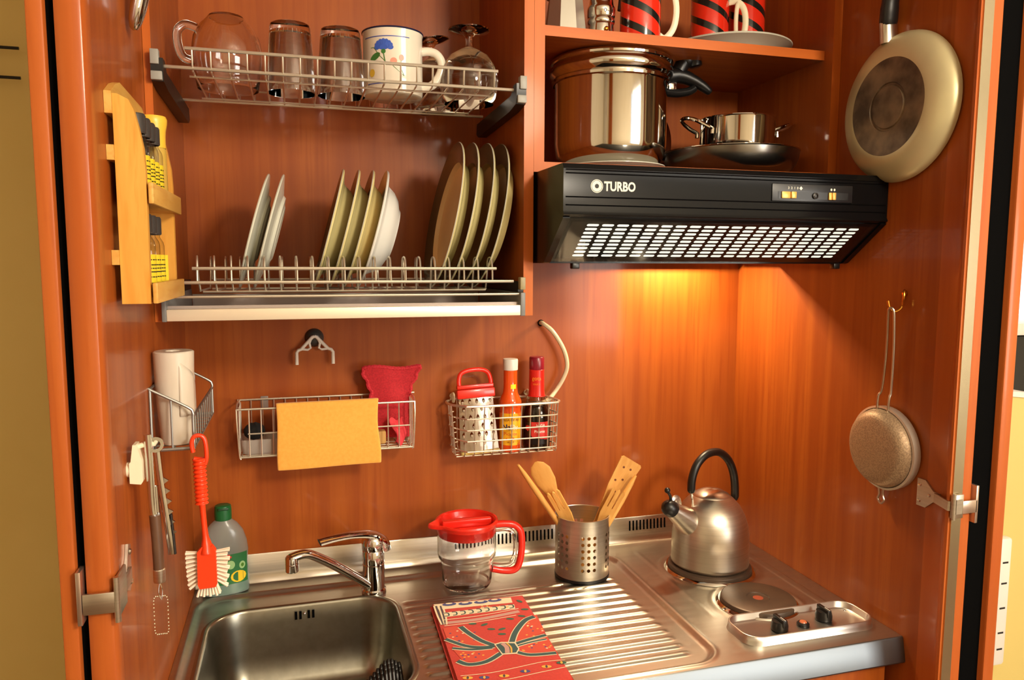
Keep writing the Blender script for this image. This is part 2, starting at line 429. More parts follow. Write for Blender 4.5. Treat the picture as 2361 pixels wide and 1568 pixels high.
M().box(.6445, 1.239, -.3306, -.33, 1.739, 1.757).build('shelf_edge', W_EX, t)

# ------------------------------------------------------------------ things seen outside the cupboard
t = thing('wall_rail', 'thin brass coloured double rail with knobs on the yellow wall, far left', 'rail', (-.5, .4, 1.95))
rl = M()
for z in (.105, .04): rl.tube([(-.4, -.03, z), (.13, -.03, z)], .0035, 8)
rl.build('rod', DARKM, t)
for x in (-.25, .06):
    for z in (.105, .04): M().sphere((x, -.03, z), .007, 8).tube([(x, 0, z), (x, -.03, z)], .003, 6).build('knob', DARKM, t)
t = thing('cream_cupboard', 'cream yellow cupboard with rounded corner and white edge behind right door', 'cupboard', (1.55, -.15, 0))
prof = [(0, 0), (.75, 0), (.75, .62)]+[(.75-.55*(1-cos(R(a))), .62+.66*sin(R(a))) for a in range(10, 91, 10)]+[(0, 1.28)]
M().prism(prof, 'y', -.15, .15).build('body', mat('cream_laminate', srgb(210, 188, 112), .4), t)
ed = [(p[0]+.75-.75, p[1]) for p in prof[2:-1]]
band = M(); 
for k in range(len(ed)-1):
    (xa, za), (xb, zb) = ed[k], ed[k+1]; n = Vector((zb-za, 0, -(xb-xa))).normalized()*.012
    band.add([(xa, -.155, za), (xb, -.155, zb), (xb+n.x, -.155, zb+n.z), (xa+n.x, -.155, za+n.z), (xa, .15, za), (xb, .15, zb), (xb+n.x, .15, zb+n.z), (xa+n.x, .15, za+n.z)],
             [(0, 1, 2, 3), (7, 6, 5, 4), (0, 4, 5, 1), (3, 2, 6, 7)])
band.build('edge_trim', WHITE, t)
t = thing('power_strip', 'long white power strip on the cream cupboard at right', 'power strip', (1.775, -.302, .80))
M().box(-.02, .02, -.025, 0, -.16, .15, .008).build('housing', WHITE, t)
for z in (-.12, -.08, -.02, .04, .09): M().box(-.008, .008, -.0257, -.025, z, z+.004).build('socket', DARKM, t)
t = thing('black_cabinet', 'glossy black cabinet with white top under the bright window', 'cabinet', (2.35, .2, 0))
M().box(-.28, .45, -.12, .15, 0, 1.37, .01).build('body', mat('black_gloss', srgb(12, 12, 14), .12), t)
M().box(-.28, .45, -.13, .15, 1.37, 1.405, .004).build('top', WHITE, t)

# ================================================================== SINK AND HOB WORKTOP
ZC = .9
BX0, BX1, BY0, BY1 = .04, .392, -.485, -.125       # sink bowl opening
RX0, RX1, RY0, RY1 = .014, .902, -.548, -.062      # pressed recess with sink and drainer
def sd_rr(x, y, x0, x1, y0, y1, r):
    dx = abs(x-(x0+x1)/2)-(x1-x0)/2+r; dy = abs(y-(y0+y1)/2)-(y1-y0)/2+r
    return math.hypot(max(dx, 0), max(dy, 0))+min(max(dx, dy), 0)-r
def sst(a, b, x):
    t = max(0, min(1, (x-a)/(b-a))); return t*t*(3-2*t)
RIDGES = [-.178-.0272*k for k in range(13)]
def ztop(x, y):
    z = ZC+.006
    d = sd_rr(x, y, RX0, RX1, RY0, RY1, .05)
    z -= .006*sst(.004, -.010, d)
    if d > -.02: z += .002*math.exp(-((d-.004)/.004)**2)
    # drainer ridges: lengthwise beads, a flat round-topped profile
    if .395 < x < .87 and -.53 < y < -.16:
        for ry in RIDGES:
            q = abs(y-ry)
            if q < .009:
                a = sst(.405, .416, x)*sst(.862, .85, x)
                z += .0032*a*(1-sst(.0035, .0085, q))
    # hob: shallow beads along both sides of the plates and round them
    if .94 < x < 1.25:
        for (hx, hy, hr) in ((1.08, -.2, .105), (1.082, -.38, .088)):
            q = math.hypot(x-hx, y-hy)-hr
            z += .002*math.exp(-(q/.006)**2)
        for bx in (1.205, 1.214):
            z += .0016*math.exp(-((x-bx)/.0022)**2)*sst(-.42, -.40, y)*sst(-.05, -.08, y)
        z += .0014*math.exp(-((x-.965)/.003)**2)*sst(-.42, -.40, y)*sst(-.06, -.09, y)
    return z
t = thing('sink_worktop', 'stainless steel worktop with sink, ribbed drainer and two hotplates', 'worktop', (0.629, -.285, .9))
top = M()
xs = [0.0005+i*(WID-.001)/290 for i in range(291)]; ys = [-.565+i*.553/225 for i in range(226)]
vid = {}; vs = []; fs = []
def vget(i, j):
    if (i, j) not in vid: vid[(i, j)] = len(vs); vs.append((xs[i], ys[j], ztop(xs[i], ys[j])))
    return vid[(i, j)]
for i in range(290):
    for j in range(225):
        x = (xs[i]+xs[i+1])/2; y = (ys[j]+ys[j+1])/2
        if sd_rr(x, y, BX0, BX1, BY0, BY1, .07) < .0015: continue
        fs.append((vget(i, j), vget(i+1, j), vget(i+1, j+1), vget(i, j+1)))
top.add(vs, fs)
# rolled front lip and underside
lip = [(-.565, ZC+.006), (-.567, ZC+.0055), (-.5682, ZC+.004), (-.5765, ZC-.037), (-.575, ZC-.040), (-.57, ZC-.041), (-.55, ZC-.041), (-.55, ZC-.03)]
fe = M().loft([[(x, y, z) for y, z in lip] for x in (.0005, WID-.0005)], closed=False)
fe.build('front_edge', mat('edge_steel', srgb(118, 125, 131), .42, 1.0), t, world=True, sharp=28)
top.build('worktop', STEEL, t, world=True, sharp=180)
# the bowl
bw = M(); loops = []
def bl(off, r, z, n=8):
    return [(x, y, z) for x, y in rrect((BX0+BX1)/2, (BY0+BY1)/2, (BX1-BX0)/2+off, (BY1-BY0)/2+off, r+off, n)]
for off, z in ((.008, .9003), (.004, .9022), (0, .9020), (-.003, .9000), (-.0045, .896), (-.008, .87), (-.016, .81), (-.022, .785)): loops.append(bl(off, .07, z))
for k in range(1, 7):
    a = pi/2*k/6; loops.append(bl(-.022-.035*(1-cos(a))-.004, .07, .785-.035*sin(a)))
loops.append(bl(-.10, .105, .748))
bw.loft(loops, cap1=True)
bo = bw.build('sink_bowl', BOWL, t, world=True, sharp=60)
dr = M().lathe([(.0, .7495), (.02, .7495), (.034, .7515), (.04, .7495)], ((BX0+BX1)/2, (BY0+BY1)/2, 0), 32)
dr.build('drain', CHROME, bo, world=True)
ov = M()
for x in (.199, .2075, .2235, .232): ov.add([(x-.0024, 0, -.008), (x+.0024, 0, -.008), (x+.0024, 0, .008), (x-.0024, 0, .008)], [(0, 1, 2, 3)])
ov.v = [Vector((v.x, -.1335-.0015*(.9-.882-v.z)/.02-.0006, .882+v.z)) for v in ov.v]
ovo = ov.build('overflow_slot', SHADE_RUBBER, bo, world=True)
M().sphere((.2155, -.1345, .884), .003, 8).build('overflow_screw', CHROME, bo, world=True)
# splash back with vent slots
sb = M()
sp = [(-.012, ZC+.0058), (-.010, ZC+.008), (-.006, ZC+.020), (-.005, ZC+.028), (-.003, ZC+.064), (-.002, ZC+.066), (-.0005, ZC+.066)]
sb.loft([[(x, y, z) for y, z in sp] for x in (.0005, WID-.0005)], closed=False)
sb.build('splashback', BRUSHED, t, world=True, sharp=25)
for x0, n in ((.545, 26), (.976, 11)):
    vt = M()
    for k in range(n):
        x = x0+.0093*k
        vt.add([(x, -.0051, ZC+.033), (x+.004, -.0051, ZC+.033), (x+.004, -.0034, ZC+.057), (x, -.0034, ZC+.057)], [(0, 1, 2, 3)])
    vt.v = [v+Vector((0, -.0003, 0)) for v in vt.v]
    vt.build('vent_slots', SHADE_RUBBER, t, world=True)
# hotplates
HOT = add_noise(mat('cast_iron', srgb(74, 62, 52), .42, .4), srgb(98, 78, 62), (14, 14, 14), 4, .35, .7)
for hx, hy, hr in ((1.08, -.2, .09), (1.082, -.38, .0725)):
    zb = ztop(hx, hy)
    h = M().lathe([(0, .0118), (.021, .0118), (.0225, .0135), (hr-.004, .0135), (hr-.001, .012), (hr, .009), (hr, .0), (hr-.004, -.002)], (hx, hy, zb), 64).build('hotplate', HOT, t, world=True)
    M().lathe([(hr+.0005, -.001), (hr+.0005, .005), (hr+.004, .0055), (hr+.009, .001), (hr+.010, -.001)], (hx, hy, zb), 64).build('rim_ring', POLISH, h, world=True)
    M().lathe([(0, .0119), (.010, .0119), (.010, .0117)], (hx, hy, zb), 24).build('red_dot', mat('faded_red_dot', srgb(150, 66, 40), .5), h, world=True)
# control tray: shallow steel tray with a raised wall
ct = M(); cx, cy, hw, hh = 1.103, -.482, .138, .047; zt = ZC+.0062
L = lambda o, z, r=.032: [(x, y, z) for x, y in rrect(cx, cy, hw+o, hh+o, r+o, 8)]
ct.loft([L(.002, zt-.001), L(0, zt+.006), L(-.001, zt+.0145), L(-.003, zt+.0155), L(-.005, zt+.0145), L(-.0065, zt+.004), L(-.009, zt+.0025)], cap1=True)
cp = ct.build('control_panel', POLISH if False else ALU, t, world=True, sharp=60)
for kx, ky in ((1.053, -.49), (1.158, -.478)):
    k = M().lathe([(.014, 0), (.0155, .002), (.0155, .010), (.0135, .018), (0, .019)], (kx, ky, zt+.0027), 28)
    k.box(kx-.004, kx+.004, ky-.0165, ky+.0165, zt+.012, zt+.0275, .002)
    kn = k.build('knob', BLACK, cp, world=True)
    M().box(kx-.0008, kx+.0008, ky-.0168, ky-.002, zt+.0274, zt+.0278).build('pointer_line', WHITE, kn, world=True)
k = M().lathe([(.0115, 0), (.0115, .004), (.009, .0065), (0, .0065)], (1.106, -.487, zt+.0027), 24).build('indicator_bezel', BLACK, cp, world=True)
M().lathe([(.007, .0064), (.006, .008), (0, .0085)], (1.106, -.487, zt+.0027), 20).build('indicator_lamp', mat('amber_lens', srgb(196, 112, 76), .2), k, world=True)
for sx, sy in ((.985, -.50), (1.222, -.457)):
    M().sphere((sx, sy, zt+.003), .003, 8, .5).build('screw', CHROME, cp, world=True)
# base cabinet
t = thing('base_cabinet', 'cherry wood base cabinet below the steel worktop', 'cabinet', (0, 0, 0))
M().box(.0005, .018, -.53, -.001, .08, .855).build('side_panel', W_V, t)
M().box(WID-.019, WID-.0005, -.53, -.001, .08, .855).build('side_panel', W_V, t)
for a, b in ((.004, .626), (.630, WID-.020)):
    dd = M().box(a, b, -.551, -.532, .1, .852, .002).build('door', W_V, t)
    M().tube([(b-.04 if a < .1 else a+.04, -.565, .6), (b-.04 if a < .1 else a+.04, -.565, .75)], .005, 10).build('handle', ALU, dd)

# ------------------------------------------------------------------ tap
t = thing('mixer_tap', 'chrome single lever mixer tap at the back of the sink', 'tap', (.355, -.105, ZC+.001))
b = M().lathe([(0, 0), (.025, 0), (.025, .006), (.0225, .009), (.0225, .060), (.0215, .061), (.0215, .063), (.0225, .064), (.0225, .088), (.0215, .090), (0, .090)], n=40)
b.build('tap_body', CHROME, t)
sp = spl([(-.008, -.005, .014), (-.035, -.020, .040), (-.080, -.045, .082), (-.118, -.066, .113), (-.138, -.077, .1235), (-.162, -.088, .122)], 6)
M().tube(sp, [.0145-.003*k/len(sp) for k in range(len(sp))], 18, flat=.7).build('spout', CHROME, t)
M().lathe([(0, .0), (.011, 0), (.0125, .002), (.0125, .015), (.0115, .016), (.0125, .017), (.0125, .028), (.010, .031), (0, .032)], (-.160, -.087, .095), 28).build('aerator', CHROME, t)
lv = spl([(.018, .004, .088), (.016, .002, .104), (-.002, -.006, .122), (-.035, -.020, .131), (-.075, -.036, .134), (-.108, -.050, .133)], 6)
n = len(lv)
M().tube(lv, [.020-.010*sst(0, .7, k/n) for k in range(n)], 18, flat=[.95-.62*sst(0, .55, k/n) for k in range(n)]).lathe([(.0225, .0905), (.0235, .094), (.0235, .110), (.018, .120), (.008, .125), (0, .126)], n=32).build('lever', CHROME, t)

# ------------------------------------------------------------------ hood
t = thing('cooker_hood', 'black cooker hood with slotted light panel above the hob', 'cooker hood', (.942, -.24, 1.58))
HX0, HX1 = .629, 1.2565
hp = [(-.012, 1.7385), (-.012, 1.582), (-.372, 1.578), (-.380, 1.580), (-.474, 1.650), (-.478, 1.656), (-.475, 1.662), (-.475, 1.729), (-.470, 1.7375)]
def hood_slab(x0, x1, pts): return M().prism(pts, 'x', x0, x1)
h = M(); h.prism([(-.012, 1.7385), (-.012, 1.652), (-.472, 1.652), (-.478, 1.656), (-.475, 1.662), (-.475, 1.729), (-.470, 1.7375)], 'x', HX0, HX1)
h.prism([(-.012, 1.652), (-.012, 1.582), (-.372, 1.578), (-.380, 1.580), (-.474, 1.650), (-.474, 1.652)], 'x', HX0, HX0+.012)
h.prism([(-.012, 1.652), (-.012, 1.582), (-.372, 1.578), (-.380, 1.580), (-.474, 1.650), (-.474, 1.652)], 'x', HX1-.012, HX1)
h.box(HX0+.012, HX1-.012, -.030, -.012, 1.582, 1.652)
h.box(HX0+.012, HX1-.012, -.375, -.150, 1.578, 1.586)
h.box(HX0+.012, .90, -.150, -.03, 1.578, 1.586).box(1.225, HX1-.012, -.150, -.03, 1.578, 1.586)
h.box(HX0+.012, HX1-.012, -.20, -.19, 1.586, 1.652)
h.build('hood_body', HOODB, t, world=True, sharp=30)
# horizontal press lines on the front
g = M()
for z in (1.7205, 1.726, 1.683, 1.670): g.prism([(-.4749, z), (-.4764, z+.0012), (-.4749, z+.0024)], 'x', HX0+.004, HX1-.004)
g.build('front_beading', HOODB, t, world=True)
# the slanted slotted panel
A = Vector((0, -.377, 1.5815)); B = Vector((0, -.471, 1.6505)); ev = (B-A).normalized(); LH = (B-A).length
nrm = Vector((0, -ev.z, ev.y))
def PS(x, v, d=0.0): return Vector((x, A.y, A.z))+ev*v+nrm*d
gr = M(); gx0, gx1, gv0, gv1 = .674, 1.214, .012, .105; cw = (gx1-gx0)/20; ch = (gv1-gv0)/9
for i in range(20):
    for j in range(9):
        x0 = gx0+i*cw; v0 = gv0+j*ch
        hole = rrect(x0+cw/2, v0+ch/2, cw*.395, ch*.29, ch*.28, 3)
        ringcell(gr, PS, x0, x0+cw, v0, v0+ch, hole)
for (a, b, c, d) in ((HX0+.012, gx0, 0, LH), (gx1, HX1-.012, 0, LH), (gx0, gx1, 0, gv0), (gx0, gx1, gv1, LH)):
    gr.add([PS(a, c), PS(b, c), PS(b, d), PS(a, d)], [(0, 1, 2, 3)])
gr.build('slotted_panel', HOODB, t, world=True)
M().add([PS(gx0-.005, gv0-.004, -.004), PS(gx1+.005, gv0-.004, -.004), PS(gx1+.005, gv1+.004, -.004), PS(gx0-.005, gv1+.004, -.004)], [(0, 1, 2, 3)]).build('light_diffuser', emit('hood_diffuser', (1, .94, .76, 1), 1.35), t, world=True)
gl = M(); a, b = .646, 1.232
gl.add([PS(x, v, d) for d in (.003, .0055) for v in (.004, LH-.002) for x in (a, b)], [(0, 1, 3, 2), (4, 6, 7, 5), (0, 4, 5, 1), (2, 3, 7, 6), (0, 2, 6, 4), (1, 5, 7, 3)])
gl.build('visor', thin_glass('visor_glass', (.97, .98, .97, 1), 0.0, .8), t, world=True)
for x in (.690, 1.235): M().box(x-.007, x+.007, -.376, -.362, 1.568, 1.579, .002).build('visor_clip', BLACK, t, world=True)
M().tube([(.995, -.085, 1.634), (1.125, -.085, 1.634)], .008, 12).build('tube_bulb', emit('hood_bulb', (1, .84, .56, 1), 6.0), t, world=True)
# control strip and lettering on the front
YF = -.4752
c = M().box(1.012, 1.178, YF-.0018, YF+.001, 1.6865, 1.7165, .001)
cs = c.build('control_strip', mat('strip_black', srgb(26, 27, 30), .35), t, world=True)
M().box(1.024, 1.168, YF-.0024, YF-.0016, 1.691, 1.7035).build('slot_recess', BLACK, cs, world=True)
GOLD = mat('gold_plastic', srgb(222, 172, 84), .32, .3)
M().box(1.030, 1.0475, YF-.0045, YF-.002, 1.6915, 1.7032, .0008).box(1.0475, 1.0575, YF-.0075, YF-.002, 1.6915, 1.7032, .001).build('speed_slider', GOLD, cs, world=True)
M().box(1.126, 1.1325, YF-.0055, YF-.002, 1.6905, 1.7035, .001).box(1.1325, 1.139, YF-.0075, YF-.002, 1.6905, 1.7035, .001).build('light_slider', GOLD, cs, world=True)
M().lathe([(0, .0), (.0055, 0), (.0055, .003), (.003, .004), (.0028, .0025), (0, .0025)], (1.0985, YF-.002, 1.697), 20, rot=XR(90)).build('push_button', DARKM, cs, world=True)
LET = mat('hood_print', srgb(222, 216, 198), .5)
tx = M()
def flat_text(m, s, x, z, size, y, bold=0, align='CENTER', sx=1):
    vs, fs = text2d(s, size, bold, align); m.add([(x+v.x*sx, y, z+v.y) for v in vs], fs)
for c_, x_ in zip('3210', (1.0445, 1.0507, 1.0567, 1.0627)): flat_text(tx, c_, x_, 1.7095, .0056, YF-.0021, .0001)
tx.add([(1.0695+.0035*cos(a), YF-.0021, 1.7095+.0035*sin(a)) for a in (0, .5*pi, pi, 1.5*pi)], [(0, 1, 2, 3)])
for x in (1.1325, 1.139): tx.add([(x+.002*cos(a*pi/6), YF-.0021, 1.7087+.0022*sin(a*pi/6)) for a in range(12)], [tuple(range(12))])
tx.build('control_marks', LET, cs, world=True)
lg = M(); flat_text(lg, 'TURBO', .7265, 1.7015, .0205, YF-.0006, .0007, sx=.82)
lg.build('lettering', LET, t, world=True)
em = M()
for ro, ri in ((.0107, .0095), (.0088, .0036)):
    ring = [(.686+r*cos(2*pi*i/32), YF-.0006, 1.702+r*sin(2*pi*i/32)) for r in (ro, ri) for i in range(32)]
    em.add(ring, [(i, (i+1) % 32, 32+(i+1) % 32, 32+i) for i in range(32)])
em.build('round_emblem', LET, t, world=True)

# ================================================================== DISH RACKS
t = thing('glass_rack', 'chromed wire upper rack holding glasses and the mug', 'dish rack', (.31, -.2, 1.87))
w = M()
xs_ = [.070+.0268*k for k in range(19)]
w.tube([(.060, -.336, 1.905), (.558, -.336, 1.905)], .0028, 8)
w.tube([(.026, -.33, 1.877), (.588, -.33, 1.877)], .0028, 8)
w.tube([(.062, -.302, 1.8705), (.552, -.302, 1.8705)], .0018, 6)
w.tube([(.026, -.105, 1.872), (.588, -.105, 1.872)], .0028, 8)
w.tube([(.062, -.135, 1.8705), (.552, -.135, 1.8705)], .0018, 6)
w.tube([(.062, -.075, 1.90), (.552, -.075, 1.90)], .0022, 6)
for x in xs_:
    w.tube([(x, -.336, 1.905), (x, -.333, 1.880), (x, -.327, 1.8735), (x, -.30, 1.8725), (x, -.12, 1.8725), (x, -.09, 1.876), (x, -.077, 1.90)], .0016, 6)
w.build('wire_frame', WIRE, t, world=True)
for sx, x0, x1 in ((1, .0125, .030), (-1, .589, .6065)):
    a = M().prism([(-.345, 1.868), (-.345, 1.886), (-.325, 1.886), (-.31, 1.872), (-.05, 1.866), (-.045, 1.846), (-.06, 1.838), (-.30, 1.846), (-.34, 1.852)], 'x', x0, x1)
    o = a.build('support_arm', BLACK, t, world=True)
    xw = .0125 if sx > 0 else .6065
    M().box(min(xw, xw+sx*.012), max(xw, xw+sx*.012), -.349, -.335, 1.876, 1.898, .001).build('grey_clip', mat('clip_grey', srgb(150, 148, 140), .45), o, world=True)
    g = M().box(min(xw, xw+sx*.016), max(xw, xw+sx*.016), -.348, -.338, 1.853, 1.866, .001)
    g.build('grey_clip', mat('clip_grey', srgb(150, 148, 140), .45), o, world=True)
t = thing('plate_rack', 'chromed wire lower rack holding the plates in slots', 'dish rack', (.31, -.2, 1.53))
w = M()
w.tube([(.056, -.318, 1.568), (.560, -.318, 1.568)], .0028, 8)
w.tube([(.024, -.325, 1.5455), (.590, -.325, 1.5455)], .0028, 8)
w.tube([(.018, -.335, 1.523), (.598, -.335, 1.523)], .0022, 8)
w.tube([(.066, -.27, 1.5285), (.552, -.27, 1.5285)], .0022, 6)
w.tube([(.066, -.12, 1.5285), (.552, -.12, 1.5285)], .0022, 6)
w.tube([(.066, -.085, 1.568), (.552, -.085, 1.568)], .0022, 6)
w.tube([(.066, -.080, 1.545), (.552, -.080, 1.545)], .0022, 6)
for k in range(20):
    x = .063+.0258*k
    hoop = [(x, -.318, 1.545), (x, -.316, 1.568), (x, -.310, 1.584), (x-.001, -.300, 1.588), (x-.002, -.290, 1.582), (x-.002, -.284, 1.555), (x-.001, -.27, 1.531)]
    w.tube(spl(hoop, 3), .0016, 6)
    back = [(x, -.125, 1.529), (x, -.110, 1.555), (x, -.104, 1.582), (x, -.094, 1.588), (x, -.086, 1.58), (x, -.082, 1.545)]
    w.tube(spl(back, 3), .0016, 6)
    w.tube([(x-.001, -.27, 1.5305), (x, -.125, 1.5305)], .0016, 6)
w.build('wire_frame', WIRE, t, world=True)
for x0, x1 in ((.0125, .022), (.597, .6065)):
    M().box(x0, x1, -.33, -.06, 1.527, 1.545).build('support_arm', BLACK, t, world=True)
    M().box(x0, x1 if x0 > .1 else x1, -.346, -.331, 1.531, 1.553, .001).build('grey_clip', mat('clip_gold', srgb(150, 138, 100), .45), t, world=True)
t = thing('drip_tray', 'aluminium fronted drip tray below the plate rack', 'tray', (.31, -.2, 1.487))
M().box(.0195, .5975, -.345, -.331, 1.4855, 1.504, .001).build('front_profile', mat('satin_aluminium', srgb(238, 226, 200), .38, .35), t, world=True)
M().box(.0195, .5975, -.331, -.02, 1.4875, 1.4905).box(.0195, .5975, -.331, -.329, 1.4905, 1.509).box(.0195, .5975, -.025, -.02, 1.4905, 1.515).build('tray', mat('tray_grey', srgb(170, 158, 152), .3, .3), t, world=True)
for x0, x1 in ((.0125, .0195), (.5975, .6065)):
    M().box(x0, x1, -.346, -.03, 1.4845, 1.526, .0015).build('end_cap', mat('cap_grey', srgb(120, 120, 118), .45), t, world=True)

# ------------------------------------------------------------------ plates: turned profiles standing on edge, leaning to the right
CER = mat('plate_glaze_pale', srgb(206, 207, 191), .18, Coat_Weight=.3)
CERW = mat('plate_glaze_white', srgb(218, 217, 210), .16, Coat_Weight=.3)
CERO = mat('plate_glaze_ivory', srgb(208, 196, 138), .2, Coat_Weight=.3)
CERG = mat('plate_rim_green', srgb(58, 62, 44), .2, Coat_Weight=.3)
CERB = mat('plate_centre_tan', srgb(238, 200, 140), .2, Coat_Weight=.3)
def plate_mesh(r, depth, well, foot, th=.0045, band=None):
    up = [(0, .004), (well*.9, .004), (well, .007), (well+(r-well)*.12, depth*.62), (well+(r-well)*.5, depth*.82), (r-.001, depth)]
    dn = [(r, depth-.0015), (r-.0015, depth-.0035), (well+(r-well)*.5, depth*.82-th), (well+(r-well)*.14, depth*.62-th), (well+.002, .001), (foot, .0), (foot-.004, -.002), (foot-.007, .0), (0, .0)]
    m = [0 if q < 3 else 1 for q in range(5)]+[3, 2]+[2]*7
    return up+dn, m
def deep_mesh():
    up = [(0, .004), (.045, .004), (.060, .009), (.072, .019), (.080, .0315), (.084, .034), (.1095, .0395)]
    dn = [(.1105, .038), (.109, .0355), (.086, .0305), (.0825, .027), (.0755, .016), (.064, .006), (.050, .0005), (.046, -.003), (.043, -.003), (.041, .0), (0, .0)]
    return up+dn, [0, 0, 0, 0, 1, 1, 3, 2]+[2]*9
def plate(name, label, group, kind, x, z, tilt, y=-.2):
    if kind == 'side': prof, mt = plate_mesh(.104, .016, .062, .052); mats = [CER, CER, CER, CER]
    elif kind == 'deep': prof, mt = deep_mesh(); mats = [CERB, CERG, CERO, CER]
    elif kind == 'deepw': prof, mt = deep_mesh(); mats = [CERW, CERB, CERW, CERW]
    else: prof, mt = plate_mesh(.1395, .024, .098, .08); mats = [CERB, CERG, CERO, CER]
    d = max(q[1] for q in prof)
    m = M().lathe([(r, z_-d) for r, z_ in prof], n=72, mats=mt)
    o = m.build(name, mats); o.location = (x, y, z); o.rotation_euler = (0, R(-(90-tilt)), 0)
    tag(o, label, 'plate', group); return o
plate('side_plate', 'left of the two pale side plates in the rack', 'pale side plates', 'side', .146, 1.634, 15.5)
plate('side_plate', 'right of the two pale side plates in the rack', 'pale side plates', 'side', .171, 1.634, 15.5)
for k, (x, w_) in enumerate(((.2735, 'leftmost ivory backed deep plate of the middle group'), (.301, 'second ivory backed deep plate of the middle group from the left'), (.3265, 'third ivory backed deep plate, next to the white bowl plate'))):
    plate('deep_plate', w_, 'deep plates', 'deep', x, 1.640, 15)
plate('deep_plate', 'white backed deep plate at the right end of the middle group', 'deep plates', 'deepw', .352, 1.640, 15)
for x, w_ in ((.4855, 'leftmost dinner plate with dark green rim, tan centre in view'), (.512, 'second dark rimmed dinner plate from the left'), (.5405, 'third dark rimmed dinner plate from the left'), (.5675, 'rightmost dark rimmed dinner plate beside the cabinet side')):
    plate('dinner_plate', w_, 'dinner plates', 'dinner', x, 1.667, 11.5)

# ------------------------------------------------------------------ glasses and mug on the upper rack
ZG = 1.8745
t = thing('glass_jug', 'round clear glass jug upside down at the left of upper rack', 'jug', (.112, -.2, ZG))
o_ = [(.050, 0), (.051, .004), (.0535, .02), (.0575, .045), (.058, .062), (.054, .085), (.044, .104), (.034, .114), (.030, .119), (.028, .1215), (0, .1215)]
i_ = [(0, .1165), (.028, .1165), (.041, .101), (.051, .083), (.055, .061), (.0545, .045), (.0505, .02), (.048, .004), (.049, 0)]
M().lathe(o_+i_, n=56, closed=True).build('bowl', GLASS, t)
M().tube(spl([(-.046, -.012, .096), (-.064, -.016, .099), (-.076, -.018, .086), (-.075, -.018, .062), (-.068, -.016, .046), (-.055, -.012, .042)], 5), [.0055]*26, 10, flat=1.3).build('handle', GLASS, t)
def tumbler(label, x, h, lean=0):
    t = thing('tumbler', label, 'glass', (x, -.2, ZG), 'tumblers upside down on the rack')
    pr = [(.0415, 0), (.0415, .003), (.0405, .03), (.038, .07), (.035, h-.006), (.0335, h-.001), (.032, h), (.010, h-.001), (0, h-.002), (0, h-.014), (.026, h-.013), (.031, h-.018), (.0355, .07), (.038, .03), (.0395, 0)]
    m = M().lathe(pr, n=48)
    # pressed dimple pattern
    for v in m.v:
        if .012 < v.z < h-.03 and v.xy.length > .03:
            a = math.atan2(v.y, v.x); k = 1+.010*sin(a*9+v.z*160)*sin(v.z*230)
            v.x *= k; v.y *= k
    m.build('glass_body', GLASS, t); return t
tumbler('dimpled clear tumbler upside down next to the glass jug', .217, .117)
tumbler('dimpled clear tumbler upside down touching the enamel mug', .303, .115)
ENAM = mat('white_enamel', srgb(226, 216, 197), .14, Coat_Weight=.5)
NAVY = mat('navy_enamel', srgb(26, 30, 62), .2); LINE = mat('blue_line_paint', srgb(70, 86, 160), .3)
t = thing('enamel_mug', 'white enamel mug with blue rim and painted flowers', 'mug', (.396, -.2, ZG+.002))
MR, MH = .0535, .113
M().lathe([(0, 0), (MR-.004, 0), (MR-.001, .002), (MR, .006), (MR, MH-.006), (MR+.0015, MH-.001), (MR+.001, MH), (MR-.0015, MH-.0005), (MR-.0018, .006), (0, .004)], n=64).build('mug_body', ENAM, t)
M().tube([((MR+.0008)*cos(2*pi*i/64), (MR+.0008)*sin(2*pi*i/64), MH-.0005) for i in range(64)], .0017, 8, closed=True).build('rim', NAVY, t)
hs = spl([(MR-.003, -.002, MH-.027), (MR+.012, -.003, MH-.025), (MR+.027, -.005, MH-.030), (MR+.036, -.006, MH-.046), (MR+.032, -.006, MH-.066), (MR+.018, -.004, MH-.085), (MR-.003, -.002, MH-.092)], 5)
M().tube(hs, [.0062]*len(hs), 12, flat=1.25).build('handle', ENAM, t)
# painted decoration wrapped on the cylinder: (u = arc length to the right of the middle of the view, z)
PH0 = math.atan2(-1.425, .2134-.396)
def wrap(r): return lambda u, z: (r*cos(PH0+u/r), r*sin(PH0+u/r), z)
W_ = wrap(MR+.0005); dec = M()
def ell(m, P, u, z, a, b, rot=0, n=14):
    m.poly([P(u+a*cos(2*pi*i/n)*cos(rot)-b*sin(2*pi*i/n)*sin(rot), z+a*cos(2*pi*i/n)*sin(rot)+b*sin(2*pi*i/n)*cos(rot)) for i in range(n)])
def stroke(m, P, pts, w, n=5):
    q = spl([(a, b, 0) for a, b in pts], n); L_ = []
    for k in range(len(q)):
        tt = (q[min(k+1, len(q)-1)]-q[max(k-1, 0)]).normalized(); nn = Vector((-tt.y, tt.x, 0))*(w/2)
        L_.append((q[k]+nn, q[k]-nn))
    vs = [P(p.x, p.y) for ab in L_ for p in ab]
    m.add(vs, [(2*k, 2*k+1, 2*k+3, 2*k+2) for k in range(len(q)-1)])
dec.m = 0
stroke(dec, W_, [(-.06+.013*k, .0965) for k in range(8)], .0016); stroke(dec, W_, [(-.06+.013*k, .0165) for k in range(8)], .0016)
dec.m = 1
for k in range(9): ell(dec, W_, -.0165+.0125*cos(k*pi/8), .0775+.0095*sin(k*pi/8), .0055, .0042, k*pi/8)
ell(dec, W_, -.0165, .080, .011, .007)
dec.m = 2
ell(dec, W_, -.0165, .0705, .0042, .004); stroke(dec, W_, [(-.0165, .069), (-.015, .06), (-.013, .05)], .0017)
stroke(dec, W_, [(-.042, .078), (-.034, .077), (-.026, .066), (-.014, .054)], .0010)
ell(dec, W_, -.033, .062, .0115, .0055, .5)
